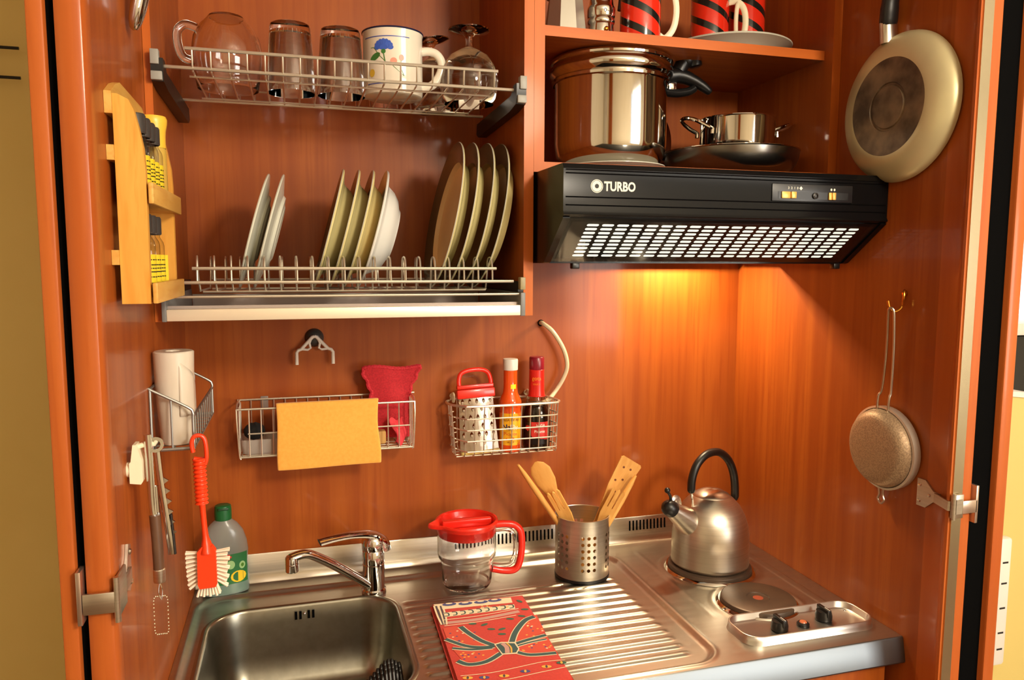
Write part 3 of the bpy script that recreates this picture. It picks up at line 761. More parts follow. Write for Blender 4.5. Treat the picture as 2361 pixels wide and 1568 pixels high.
stroke(dec, W_, [(.000, .046), (.012, .036), (.020, .030)], .0008); stroke(dec, W_, [(.015, .056), (.014, .044), (.020, .030)], .0008)
dec.m = 3
ell(dec, W_, .0015, .0545, .006, .0055); ell(dec, W_, .0155, .0605, .0045, .0055)
dec.m = 4
ell(dec, W_, -.040, .035, .006, .007)
dec.build('flower_decoration', [LINE, mat('flower_blue', srgb(58, 92, 184), .35), mat('leaf_green', srgb(58, 116, 52), .35), mat('flower_pink', srgb(238, 140, 116), .35), mat('flower_yellow', srgb(222, 184, 60), .35)], t)
def wine(label, x, y, z, rot=(0, 0, 0)):
    t = thing('wine_glass', label, 'glass', (x, y, z), 'stemmed glasses upside down on the rack', rot)
    pr = [(.046, 0), (.0465, .002), (.0535, .022), (.0560, .042), (.051, .066), (.036, .088), (.018, .099), (.0075, .104), (.0055, .112), (.0065, .122), (.012, .127), (.030, .131), (.0385, .1335), (.0385, .1355), (.012, .133), (0, .1325)]
    ins = [(0, .101), (.014, .096), (.034, .086), (.0490, .066), (.0545, .042), (.052, .022), (.045, 0)]
    M().lathe(pr+ins, n=48).build('glass_body', GLASS, t); return t
wine('stemmed glass upside down at the right front of the rack', .538, -.2, ZG)
wine('tilted stemmed glass upside down behind the other stemmed glass', .505, -.088, ZG+.008, (0, R(-9), 0))

# ================================================================== ON THE SHELVES
ZS = 1.757; ZU = 1.999
t = thing('serving_plate', 'pale plate used as a stand under the pressure cooker', 'plate', (.832, -.2, ZS))
M().lathe([(0, .006), (.07, .006), (.09, .009), (.104, .012), (.104, .0105), (.09, .006), (.072, .001), (.068, 0), (0, 0)], n=56).build('dish', CER, t)
t = thing('pressure_cooker', 'tall polished steel pressure cooker with black handle', 'pressure cooker', (.832, -.185, ZS+.0065))
H = .170
M().lathe([(0, 0), (.066, 0), (.084, .003), (.098, .011), (.108, .025), (.112, .046), (.112, H-.006), (.114, H-.003), (.1145, H), (.110, H+.002), (.108, H)], n=80).build('pot', POLISH, t)
M().lathe([(.1145, H-.004), (.1185, H-.002), (.119, H+.003), (.1165, H+.006), (.1175, H+.008), (.1215, H+.012), (.1235, H+.019), (.1225, H+.026), (.119, H+.030), (.1185, H+.033), (.121, H+.035), (.1215, H+.039), (.119, H+.043), (.110, H+.045), (.06, H+.046), (0, H+.047)], n=80).build('lid', POLISH, t)
hd = M(); a0 = R(-12)
def ph(r, z, s=0): return (r*cos(a0)-s*sin(a0), r*sin(a0)+s*cos(a0), z)
hd.tube(spl([ph(.112, H+.016), ph(.135, H+.020), ph(.160, H+.014), ph(.185, H+.002), ph(.205, H-.012)], 5), [.019, .020, .020, .020, .019, .019, .018, .0175, .017, .0165, .016, .015, .0145, .014, .013, .0125, .012, .011, .010, .009, .006], 16, flat=.8)
hd.tube(spl([ph(.112, H-.012), ph(.135, H-.014), ph(.160, H-.010), ph(.172, H-.002)], 5), [.012]*15+[.008], 12, flat=.7)
hd.build('handle', BLACK, t)
kb = M(); kb.tube(spl([ph(.138, H+.028), ph(.145, H+.042), ph(.150, H+.052), ph(.158, H+.058), ph(.168, H+.050), ph(.172, H+.036)], 4), [.017]*20+[.011], 14, flat=.85)
kb.sphere(ph(.152, H+.052), .019, 10)
kb.build('locking_lever', BLACK, t)
M().box(-.008, .010, -.009, .009, -.012, .012, .002).build('handle_bracket', POLISH, t).location = Vector(ph(.122, H-.004))
t = thing('pot_lid', 'steel lid standing upright behind the pressure cooker', 'lid', (.955, -.022, ZS+.1005), rot=(R(84), 0, 0))
M().lathe([(0, .022), (.05, .016), (.09, .004), (.098, .001), (.100, 0), (.100, -.002), (.096, -.001), (.05, .013), (0, .019)], n=56).build('dome', POLISH, t)
M().lathe([(.004, .02), (.004, .03), (.014, .033), (.015, .039), (.010, .042), (0, .042)], n=20).build('knob', BLACK, t)
PANB = mat('pan_dark_steel', srgb(128, 123, 116), .26, 1.0)
t = thing('frying_pan', 'shallow dark steel frying pan with the small pot in it', 'pan', (1.090, -.215, ZS+.0005))
M().lathe([(0, 0), (.092, 0), (.109, .0025), (.122, .010), (.1305, .022), (.1345, .034), (.1360, .046), (.1375, .0475), (.1365, .0485), (.1345, .047), (.132, .034), (.128, .023), (.120, .0125), (.108, .0065), (.09, .004), (0, .004)], n=72).build('pan_body', PANB, t)
M().tube([(.1368*cos(2*pi*i/72), .1368*sin(2*pi*i/72), .0478) for i in range(72)], .0013, 8, closed=True).build('rim', POLISH, t)
M().tube(spl([(-.116, .066, .041), (-.124, .080, .043), (-.130, .100, .046), (-.134, .120, .048), (-.137, .140, .047)], 5), [.007]*4+[.010]*16+[.007], 12, flat=.7).build('handle', BLACK, t)
t = thing('casserole', 'small polished two handled casserole standing in the frying pan', 'pot', (1.104, -.215, ZS+.005))
M().lathe([(0, 0), (.066, 0), (.073, .004), (.0755, .012), (.0755, .108), (.077, .111), (.0765, .1125), (.074, .111), (.0738, .012), (.070, .006), (0, .004)], n=64).build('pot_body', POLISH, t)
for s in (-1, 1):
    h = spl([(s*.075, -.030, .086), (s*.090, -.030, .092), (s*.110, -.024, .102), (s*.122, -.010, .107), (s*.122, .010, .107), (s*.110, .024, .102), (s*.090, .030, .092), (s*.075, .030, .086)], 4)
    M().tube([(s*.0755, -.030, .076)]+h+[(s*.0755, .030, .076)], .0040, 10).build('handle', POLISH, t)

# upper shelf
CAST = mat('cast_aluminium', srgb(188, 184, 172), .38, .85)
t = thing('moka_pot', 'matt aluminium faceted moka pot at the left of top shelf', 'coffee pot', (.716, -.235, ZU))
N8 = 8
m = M(); m.lathe([(0, 0), (.040, 0), (.041, .003), (.033, .068), (.032, .070), (.037, .074), (.037, .080), (.031, .085), (.027, .1), (.037, .155), (.037, .158), (0, .160)], n=N8, rot=ZR(12))
m.build('pot_body', CAST, t, sharp=15)
M().tube(spl([(.033, .01, .150), (.06, .018, .150), (.066, .02, .13), (.062, .018, .10)], 4), .006, 10).build('handle', BLACK, t)
M().sphere((0, 0, .170), .008, 8).lathe([(.005, .158), (.005, .168)], n=12).build('lid_knob', BLACK, t)
t = thing('small_moka_pot', 'polished steel coffee maker with safety valve beside the moka pot', 'coffee pot', (.7865, -.240, ZU))
m = M(); m.lathe([(0, 0), (.026, 0), (.0265, .003), (.0235, .028), (.0255, .031), (.0262, .035), (.0245, .040), (.0262, .043), (.0268, .056), (.0262, .060), (.024, .063), (.022, .075), (.027, .115), (.027, .118), (0, .121)], n=40)
m.build('pot_body', POLISH, t)
v = M(); v.lathe([(.0035, -.001), (.0045, 0), (.0045, .003), (.0025, .0045), (.0015, .003), (0, .003)], (0, -.0255, .016), 14, rot=XR(90))
v.build('safety_valve', BRASS, t)
v = M()
for a, c in ((-95, '0'), (-60, '4')):
    vs, fs = text2d(c, .011)
    v.add([(.0270*cos(R(a)+p.x/.027), .0270*sin(R(a)+p.x/.027), .0495+p.y) for p in vs], fs)
v.build('numerals', BLACK, t)
M().tube(spl([(.024, .008, .105), (.044, .015, .106), (.048, .016, .09), (.045, .015, .065)], 4), .005, 10).build('handle', BLACK, t)
def striped():
    m = mat('red_black_stripes', srgb(214, 44, 24), .18, Coat_Weight=.4); nt, b = nodes(m)
    tc = nt.nodes.new('ShaderNodeTexCoord'); sx = nt.nodes.new('ShaderNodeSeparateXYZ'); nt.links.new(tc.outputs['Object'], sx.inputs[0])
    def mth(op, a, b_=None):
        n = nt.nodes.new('ShaderNodeMath'); n.operation = op
        for i, q in enumerate((a, b_)):
            if q is None: continue
            if isinstance(q, (int, float)): n.inputs[i].default_value = q
            else: nt.links.new(q, n.inputs[i])
        return n.outputs[0]
    an = mth('ARCTAN2', sx.outputs[1], sx.outputs[0]); u = mth('MULTIPLY', an, 3/(2*pi)); w = mth('MULTIPLY', sx.outputs[2], 24.0)
    fr = mth('FRACT', mth('ADD', mth('ADD', u, w), 10.0)); k = mth('LESS_THAN', fr, .34)
    mx = nt.nodes.new('ShaderNodeMix'); mx.data_type = 'RGBA'; nt.links.new(k, mx.inputs[0])
    mx.inputs[6].default_value = srgb(214, 44, 24); mx.inputs[7].default_value = srgb(18, 24, 22)
    nt.links.new(mx.outputs[2], b.inputs['Base Color']); return m
STRIPE = striped()
def smug(label, x, y, z, ha, za):
    t = thing('striped_mug', label, 'mug', (x, y, z), 'red and black striped mugs', (0, 0, R(za)))
    M().lathe([(0, 0), (.036, 0), (.0385, .003), (.039, .006), (.039, .126), (.038, .128), (.0362, .126), (.0362, .006), (0, .005)], n=56).build('mug_body', STRIPE, t)
    h = spl([(.036, 0, .108), (.054, 0, .108), (.068, 0, .092), (.072, 0, .062), (.066, 0, .032), (.050, 0, .014), (.036, 0, .020)], 5)
    o = M().tube(h, .0045, 10, flat=1.4).build('handle', CREAM, t); o.rotation_euler = (0, 0, R(ha-za)); return t
smug('red mug with black diagonal stripes standing directly on the top shelf', .868, -.240, ZU+.0003, -8, 40)
t = thing('shelf_plate', 'cream plate at the right of the top shelf with two mugs on it', 'plate', (1.103, -.168, ZU))
M().lathe([(0, .0045), (.08, .0045), (.088, .009), (.108, .022), (.129, .0285), (.131, .027), (.130, .025), (.108, .018), (.086, .004), (.082, 0), (0, 0)], n=72).build('dish', CER, t)
smug('left of the two striped mugs standing on the cream plate', 1.058, -.172, ZU+.0047, -38, 20)
smug('right of the two striped mugs standing on the cream plate', 1.147, -.166, ZU+.0047, 222, 75)

# ================================================================== SPICE RACK ON THE LEFT SIDE PANEL
t = thing('spice_rack', 'two tier pine spice rack on the left side panel', 'rack', (0, -.49, 1.53))
YN, YF_ = -.600, -.375
side = [(.0085, 1.527), (.0412, 1.527), (.0418, 1.69), (.0405, 1.716), (.0360, 1.742), (.0315, 1.762), (.026, 1.774), (.014, 1.780), (.0085, 1.780)]
for a, b in ((YN, YN+.011), (YF_-.011, YF_)):
    M().prism(side, 'y', a, b).build('side_board', PINE, t, world=True)
M().prism([(YN-.004, 1.756), (YF_+.004, 1.756), (YF_+.004, 1.785), (YF_-.03, 1.799), (-.55, 1.803), (-.575, 1.796), (YN-.004, 1.782)], 'x', .0003, .0083).build('back_slat', PINEY, t, world=True)
for z0, z1 in ((1.701, 1.719), (1.575, 1.593)):
    M().box(.0003, .0083, YN-.004, YF_+.004, z0, z1).build('back_slat', PINEY, t, world=True)
for z in (1.657, 1.534):
    M().box(.0085, .0435, YN+.011, YF_-.011, z-.006, z).build('shelf', PINEY, t, world=True)
for z0, z1 in ((1.650, 1.676), (1.527, 1.553)):
    M().box(.0438, .050, YN-.002, YF_+.010, z0, z1, .0015).build('front_rail', PINEY, t, world=True)
SPL = mat('spice_label_yellow', srgb(222, 196, 40), .5); SPC = mat('spice_contents', srgb(120, 96, 58), .8); SPCAP = mat('spice_cap_dark', srgb(58, 54, 52), .4)
def jar(label, y, z, loose=False):
    t = thing('spice_jar', label, 'jar', (.0265, y, z+.0003), 'spice jars in the pine rack')
    M().lathe([(0, 0), (.0145, 0), (.0155, .002), (.0155, .066), (.0145, .071), (.0105, .078), (.0105, .084)], n=28).build('glass_body', JARG, t)
    M().lathe([(0, .001), (.0143, .001), (.0143, .048), (0, .049)], n=24).build('contents', SPC, t)
    M().lathe([(.0115, .081), (.0128, .0825), (.0128, .103), (.0115, .1055), (0, .1055)], n=24).build('cap', SPCAP, t)
    lb = M(); r = .0158; a0, a1 = R(-95), R(75)
    lb.sheet(lambda u, v: (r*cos(a0+(a1-a0)*u), r*sin(a0+(a1-a0)*u), .018+.036*v), 14, 1)
    if loose: lb.sheet(lambda u, v: (r*cos(a1)+.012*u, r*sin(a1)+.008*u*u, .018+.036*v), 5, 1)
    lo = lb.build('label', SPL, t, recalc=False)
    tx = M()
    for k, (s, z_) in enumerate((('spice', .0475), ('-----', .041), ('-----', .036), ('-----', .031), ('-----', .025))):
        pass
    for z_, w in ((.0465, .9), (.040, .7), (.0355, .8), (.031, .6), (.0245, .8)):
        for q in range(6):
            aa = R(-70)+R(20)*q*w; tx.add([((r+.0002)*cos(aa+d), (r+.0002)*sin(aa+d), z_+e) for d, e in ((0, 0), (.22, 0), (.22, .0014), (0, .0014))], [(0, 1, 2, 3)])
    tx.build('label_print', DARKM, lo); return t
ord_ = ('nearest the front', 'second from the front', 'third from the front', 'fourth from the front')
for k, y in enumerate((-.568, -.534, -.500, -.466)):
    jar('dark capped spice jar with yellow label on the upper tier, %s' % ord_[k], y, 1.657)
for k, (y, w_) in enumerate(((-.556, 'nearest the front'), (-.521, 'in the middle'), (-.486, 'at the back with label peeling off'))):
    jar('dark capped spice jar on the lower tier, %s' % w_, y, 1.534, k == 2)
t = thing('spice_shaker', 'yellow capped spice shaker behind the upper row of jars', 'jar', (.0265, -.432, 1.6633))
M().lathe([(0, -.006), (.0145, -.006), (.0155, -.004), (.0155, .072), (.0135, .078)], n=28).build('body', mat('shaker_body', srgb(196, 160, 70), .4), t)
M().lathe([(.0150, .076), (.0152, .092), (.0158, .1), (.0178, .110), (.0182, .116), (.0165, .120), (0, .121)], n=32).build('cap', YELLOWP, t)
t = thing('pepper_mill', 'dark capped pepper grinder jar with white and red label', 'jar', (.0265, -.398, 1.6573), 'spice jars in the pine rack')
M().lathe([(0, 0), (.0095, 0), (.0105, .002), (.0105, .066), (.008, .074)], n=24).build('glass_body', JARG, t)
M().lathe([(0, .001), (.0097, .001), (.0097, .055), (0, .056)], n=24).build('contents', mat('peppercorn', srgb(48, 40, 34), .8), t)
M().lathe([(.0085, .072), (.0100, .074), (.0098, .100), (.0085, .1025), (0, .1025)], n=24).build('cap', SPCAP, t)
lb = M(); r = .0108; lb.m = 0
lb.sheet(lambda u, v: (r*cos(R(-100)+R(110)*u), r*sin(R(-100)+R(110)*u), .018+.030*v), 10, 8, lambda u, v: 1 if (u-.55)**2+(v-.6)**2*.6 < .05 or u > .8 else 0)
lb.build('label', [WHITE, mat('label_dark_red', srgb(120, 22, 26), .5)], t, recalc=False)

# ================================================================== HANGING ON THE SIDE PANELS
# frying pan hung by its handle, underside towards the room
t = thing('hanging_pan', 'grey frying pan hanging upside on the right side panel', 'pan', (WID-.003, -.498, 1.853), rot=(0, R(-90), 0))
PG = add_noise(mat('pan_enamel', srgb(214, 204, 158), .38, .35), srgb(196, 186, 146), (9, 9, 9), 3, .35, .7)
PBURN = add_noise(mat('pan_burnt_base', srgb(142, 120, 92), .4, .4), srgb(82, 68, 54), (22, 22, 22), 6, .35, .65)
pr = [(.122, .004), (.128, .0), (.1295, .002), (.1285, .008), (.124, .016), (.116, .023), (.105, .0285), (.094, .0315), (.084, .0325), (.0795, .032), (.055, .0318), (.0425, .0312), (.041, .0285), (.038, .0285), (.036, .0312), (0, .0312)]
M().lathe(pr, n=80, mats=[0]*8+[1]*7).build('pan_body', [PG, PBURN], t)
M().tube(spl([(.116, .024, .013), (.134, .024, .015), (.152, .023, .018)], 5), [.0165]*11, 20, flat=.72, up=(0, 1, 0)).build('ferrule', BRUSHED, t)
M().tube(spl([(.148, .023, .0175), (.18, .016, .022), (.22, .008, .024), (.28, .004, .022), (.33, .004, .018)], 5), [.0155]+[.0165]*4+[.0155]*15+[.010], 18, flat=.8, up=(0, 1, 0)).build('handle', BLACK, t)
# strainer on its brass hook
t = thing('brass_hook', 'brass double hook screwed to the right side panel', 'hook', (WID, -.527, 1.50))
m = M(); m.lathe([(0, 0), (.006, 0), (.006, .002), (.003, .004), (0, .004)], (0, 0, .026), 14, rot=YR(-90))
m.tube(spl([(-.002, 0, .026), (-.004, -.001, .012), (-.008, 0, .000), (-.016, .004, -.006), (-.024, .008, .0), (-.027, .010, .013)], 5), .0024, 8)
m.tube(spl([(-.002, 0, .032), (-.007, -.005, .030), (-.009, -.007, .018), (-.006, -.003, .004)], 5), .002, 8)
m.build('hook_body', BRASS, t)
t = thing('strainer', 'fine mesh metal strainer hanging from the brass hook', 'strainer', (WID-.012, -.510, 1.243), rot=(0, R(-92), 0))
MESH = mat('steel_mesh', srgb(176, 150, 118), .5, .5); add_noise(MESH, srgb(150, 126, 100), (400, 400, 400), 2, .4, .6, bump=.4)
M().lathe([(.0735, 0), (.0705, .012), (.066, .020), (.060, .0245), (.053, .0265), (.03, .029), (0, .030)], n=48).build('mesh_bowl', MESH, t, solid=.0008)
M().lathe([(.0735, -.009), (.0762, -.009), (.0775, .004), (.0775, .006), (.0735, .007)], n=56, closed=True).build('rim', mat('rim_steel', srgb(214, 208, 192), .38, .7), t)
m = M()
for s in (-1, 1): m.tube(spl([(.068, s*.013, .006), (.095, s*.0135-.003, .006), (.110, s*.011-.005, .002), (.18, s*.0085-.013, .004), (.245, s*.007-.020, .010), (.257, s*.004-.0215, .012), (.258, -.0215, .012)], 5), .0022, 8)
m.build('wire_handle', BRUSHED, t)
M().tube(spl([(-.070, -.007, .004), (-.088, -.0045, .004), (-.098, -.0075, .004), (-.105, 0, .004), (-.098, .0075, .004), (-.088, .0045, .004), (-.070, .007, .004)], 5), .0022, 8).build('rest_loop', BRUSHED, t)
# chrome tool at the upper left
t = thing('hanging_ladle', 'shiny chrome ladle end hanging at the upper left corner', 'ladle', (.020, -.455, 1.932), rot=(0, R(14), 0))
m = M(); m.loft([[(sx*a, sy*b, z) for sx, sy in [(cos(2*pi*i/20), sin(2*pi*i/20)) for i in range(20)]] for a, b, z in ((.0008, .001, -.040), (.0055, .006, -.037), (.0085, .011, -.028), (.0105, .015, -.010), (.0110, .017, .010), (.0110, .017, .05))], cap0=True, cap1=True)
m.build('chrome_end', CHROME, t)
M().loft([[(sx*a+.001, sy*b, z) for sx, sy in [(cos(2*pi*i/20), sin(2*pi*i/20)) for i in range(20)]] for a, b, z in ((.0115, .0178, .024), (.0118, .018, .040))], cap0=True, cap1=True).build('black_band', BLACK, t)
M().tube([(-.004, .004, .04), (-.012, .008, .16)], .005, 10).tube([(-.030, .008, .15), (-.012, .008, .16)], .003, 8).build('stem', CHROME, t)

# --------------------------------------------- corner basket with the roll of bags (left side panel)
t = thing('wire_basket_left', 'grey wire basket on the left side panel holding the roll', 'basket', (0, -.28, 1.297)); t.name = 'wire_basket'
w = M(); X1 = .060; Y0, Y1 = -.412, -.135; ZB = 1.297
for y in (Y0, Y1):
    w.tube(spl([(.002, y, 1.390), (.004, y, 1.388), (X1-.008, y, 1.361), (X1, y, 1.352), (X1, y, 1.340), (X1, y, ZB)], 4), .0022, 8)
    w.tube([(.002, y, 1.390), (.002, y, ZB)], .0022, 8); w.tube([(.030, y, 1.375), (.030, y, ZB)], .0016, 6)
    w.tube([(.002, y, ZB), (X1, y, ZB)], .0028, 8)
w.tube([(X1, Y0, 1.345), (X1, Y1, 1.345)], .0022, 8); w.tube([(X1, Y0, ZB), (X1, Y1, ZB)], .0022, 8)
w.tube([(.002, Y0, ZB), (.002, Y1, ZB)], .0022, 8); w.tube([(.002, Y0, 1.39), (.002, Y1, 1.39)], .0022, 8); w.tube([(.030, Y0, ZB), (.030, Y1, ZB)], .0018, 8)
for k in range(1, 10):
    y = Y0+(Y1-Y0)*k/10
    w.tube([(X1, y, 1.345), (X1, y, ZB), (.002, y, ZB)], .0016, 6)
w.tube([(X1+.002, Y0-.002, 1.300), (X1+.002, Y0-.010, 1.302), (X1+.002, Y0-.012, 1.312), (X1+.002, Y0-.010, 1.318)], .002, 8)
w.build('wire_frame', WIREG, t, world=True)
t = thing('bag_roll', 'roll of translucent white bags standing in the left basket', 'roll', (.0315, -.375, 1.2992))
BAG = mat('white_film', srgb(228, 219, 202), .3, Transmission_Weight=.12, Coat_Weight=.3); add_noise(BAG, srgb(214, 202, 182), (30, 30, 8), 4, .4, .7, bump=.5)
m = M(); m.lathe([(0, 0), (.0215, 0), (.023, .004), (.0275, .07), (.0292, .142), (.0275, .1435), (.012, .1435), (.011, .142), (.011, .135), (0, .135)], n=48)
for v in m.v:
    if v.xy.length > .015: k = 1+.014*sin(5*math.atan2(v.y, v.x)+v.z*60); v.x *= k; v.y *= k
m.build('roll_body', BAG, t)
fl = M()
def flap(u, v):
    a = R(-70)+R(95)*u; r = .0285+.012*sst(.5, 1, u)*(1-abs(v-.35)*1.2)
    return (min(r*cos(a), .0275), r*sin(a), .045+.085*v*(1-.45*u))
fl.sheet(flap, 14, 8); fl.build('loose_flap', BAG, t, solid=.0006)

# --------------------------------------------- suction hook with openers (left side panel)
t = thing('cream_hook', 'cream plastic hook pad stuck on the left side panel', 'hook', (0, -.575, 1.312))
m = M().lathe([(.0, 0), (.010, 0), (.010, .004), (0, .004)], (0, 0, 0), 20, rot=YR(90))
m.prism([(.004, -.016), (.017, -.018), (.0195, -.014), (.0195, .012), (.013, .034), (.009, .034), (.006, .012), (.004, .010)], 'y', -.011, .011)
m.tube([(.010, 0, .028), (.018, 0, .031), (.033, 0, .032), (.036, 0, .037)], .0035, 10)
m.build('hook_body', CREAM, t)
t = thing('corkscrew', 'long chrome and brown handled opener hanging from the cream hook', 'opener', (.026, -.578, 1.345))
m = M(); m.tube(spl([(0, 0, .012), (.0008, 0, -.03), (.0015, 0, -.08), (.003, 0, -.10)], 6), .0035, 10, flat=1.4)
m.tube(spl([(.0055, .006, -.058), (.006, .006, -.10), (.0065, .004, -.135)], 6), .003, 10, flat=1.6)
m.build('lever', CHROME, t)
M().tube([(.004, 0, -.095), (.0055, 0, -.13), (.006, 0, -.168)], .0068, 14).build('handle', add_noise(mat('brown_grip', srgb(96, 66, 46), .4), srgb(70, 48, 36), (40, 40, 10)), t)
M().lathe([(0, 0), (.007, 0), (.0075, .002), (.0075, .017), (.006, .019), (0, .019)], (.0062, 0, -.186), 20).build('end_ferrule', BRUSHED, t)
M().tube(spl([(.006, 0, -.186), (.0085, 0, -.198), (.007, 0, -.210), (.004, 0, -.200), (.006, 0, -.186)], 5), .0012, 8).sphere((.003, -.001, -.097), .0035, 8).build('ring', CHROME, t)
ch = M()
n = 34
for k in range(n):
    a = 2*pi*k/n; x = .006+.0085*max(-1, min(1, 1.5*cos(a))); z = -.232-.028*max(-1, min(1, 1.15*sin(a)))
    ch.sphere((x, 0, z+.002*sin(a)), .0012, 5)
c = ch.build('bead_chain', mat('bead_chain_metal', srgb(206, 196, 170), .3, .8), t)
t = thing('can_opener', 'steel toothed opener strip hanging right of the brown handle', 'opener', (.036, -.578, 1.345))
m = M(); m.tube(spl([(0, 0, -.008), (.003, 0, -.05), (.008, 0, -.10), (.0125, 0, -.150)], 6), .0042, 10, flat=.45, up=(0, 1, 0))
m.build('strip', CHROME, t)
m = M(); m.lathe([(.006, -.002), (.010, -.002), (.010, .002), (.006, .002)], (-.001, 0, -.002), 20, closed=True, rot=XR(75)); m.build('eye', CHROME, t)
m = M()
for k in range(6): m.prism([(.007+.0014*k, -.046-.014*k), (.0125+.0014*k, -.050-.014*k), (.007+.0014*k, -.054-.014*k)], 'y', -.0015, .0015)
m.build('teeth', CHROME, t)
M().tube([(.0135, .001, -.096), (.0165, .001, -.150)], .0035, 10, flat=.5).build('blade', DARKM, t)

# --------------------------------------------- dish brush hanging from the basket
t = thing('dish_brush', 'orange red washing up brush with white bristles hanging from basket', 'brush', (.066, -.4255, 1.20))
m = M()
hk = spl([(-.006, 0, .094), (-.0075, -.001, .108), (-.004, -.001, .1175), (.003, 0, .119), (.0095, 0, .115), (.012, 0, .104), (.0125, 0, .085), (.010, 0, .074)], 5)
m.tube(hk, .0042, 10, flat=.8)
m.tube([(-.0055, 0, .083), (.010, 0, .079)], .0055, 10, flat=.8)
nk = [(.003, 0, .082), (.003, 0, .020), (.0035, 0, .010), (.005, 0, -.030), (.0065, 0, -.052)]
pts = spl(nk, 10); rad = []
for p in pts:
    z = p.z
    if z > .016: rad.append(.0098+.0014*sin(z*2*pi/.0058))
    else: rad.append(.0062 if z > -.045 else .0075)
gp = []; rr = []
for k in range(90):
    z = .084-.070*k/89; gp.append((.002+.0015*(.084-z)/.07, 0, z)); rr.append(.0088+.0011*sin((z)*2*pi/.0062))
m.tube(gp, rr, 16)
m.tube(spl([(.0035, 0, .016), (.0042, 0, .004), (.006, 0, -.030), (.0075, 0, -.050), (.008, -.002, -.064)], 6), [.0085, .0078, .007, .0065, .006, .0058, .0056, .0055, .0055, .0055, .0055, .0056, .0058, .006, .0064, .007, .008, .009, .010, .0105, .011, .0115, .012, .0125, .0125], 14, flat=.75)
m.prism([(-.0055, -.060), (-.0062, -.112), (-.0035, -.118), (.019, -.117), (.0215, -.112), (.021, -.060), (.016, -.052), (.0015, -.052)], 'y', -.008, .004)
m.build('brush_handle', ORANGE, t)
BR = mat('white_bristle', srgb(242, 230, 206), .6)
b = M()
hx, hz = .008, -.086
for k in range(26):
    f = k/25; a = R(150)+R(240)*f
    if k < 9: base = (-.004, -.064-.0055*k); d = Vector((-cos(R(4-5*k)), 0, sin(R(4-5*k))))
    elif k > 16: base = (.0195, -.064-.0055*(25-k)); d = Vector((cos(R(4-5*(25-k))), 0, sin(R(4-5*(25-k)))))
    else: base = (-.003+.0032*(k-9), -.114); d = Vector((.16*(k-12.5)*.5, 0, -1)).normalized()
    for yy in (.001, .006):
        b0 = Vector((base[0], yy-.001, base[1])); L_ = (.0185 if 9 <= k <= 16 else .019)+.002*sin(k*3.1)
        b.tube([b0, b0+(d+Vector((0, .10*(yy/.006)-.05, 0)))*L_], [.0013, .0021], 6)
b.build('bristles', BR, t)

# ================================================================== ON THE BACK PANEL
t = thing('towel_hook', 'white double prong hook on a dark suction disc', 'hook', (.250, 0, 1.421))
M().lathe([(0, .0003), (.0195, .0003), (.019, .003), (.014, .010), (.009, .0135), (0, .0145)], n=36, rot=XR(90)).build('suction_disc', mat('disc_dark', srgb(52, 54, 52), .25), t)
m = M(); U = (0, 1, 0)
def strip(pts, r=.0036): m.tube(pts, r, 10, flat=1.0, up=U)
for s in (-1, 1):
    strip([(s*.000, -.0165, .004), (s*.004, -.0165, .003), (s*.027, -.0165, -.022), (s*.033, -.017, -.024), (s*.0365, -.017, -.029), (s*.0365, -.0175, -.054)])
    strip([(s*.027, -.0165, -.022), (s*.014, -.0165, -.0235), (s*.0085, -.0165, -.020), (s*.0105, -.0165, -.010), (s*.008, -.0165, -.003)], .0026)
m.build('prongs', WHITE, t)

t = thing('wire_basket', 'long chromed wire basket with yellow cloth over its front', 'basket', (.275, 0, 1.195))
w = M(); A0, A1 = .098, .446; ZB, ZT = 1.196, 1.292
w.tube([(A0-.004, -.004, ZT+.004), (A1+.012, -.004, ZT+.004)], .0022, 8)
w.tube([(A0, -.090, ZT), (A1, -.090, ZT)], .0022, 8).tube([(A0+.004, -.088, ZB), (A1-.004, -.088, ZB)], .0018, 6)
w.tube([(A0+.02, -.0905, 1.243), (A1-.01, -.0905, 1.243)], .0016, 6)
for x in (A0, A1): w.tube(spl([(x, -.004, ZT+.004), (x, -.090, ZT), (x+(.003 if x < .2 else -.003), -.089, ZB+.006), (x+(.006 if x < .2 else -.006), -.080, ZB), (x+(.006 if x < .2 else -.006), -.010, ZB), (x, -.004, ZB+.006), (x, -.004, ZT+.004)], 4), .0018, 6)
for k in range(15):
    x = A0+.0225+.0225*k
    if x < A1-.01: w.tube([(x, -.004, ZT+.004), (x, -.004, ZB+.002), (x, -.010, ZB), (x, -.086, ZB), (x, -.090, ZB+.004), (x, -.090, ZT)], .0014, 6)
for y in (-.030, -.055, -.075): w.tube([(A0+.006, y, ZB), (A1-.006, y, ZB)], .0014, 6)
for x in (A0+.003, A1-.003):
    for k in range(4): w.tube([(x, -.02-.018*k, ZT+.002), (x, -.02-.018*k, ZB)], .0013, 6)
w.build('wire_frame', WIRE, t, world=True)
m = M()
m.box(.1395, .1545, -.0035, -.0003, 1.276, 1.302, .001); m.build('mounting_clip', thin_glass('clip_clear', (.8, .8, .8, 1), .1, 1, (.9, .9, .88, 1, .3)), t, world=True)
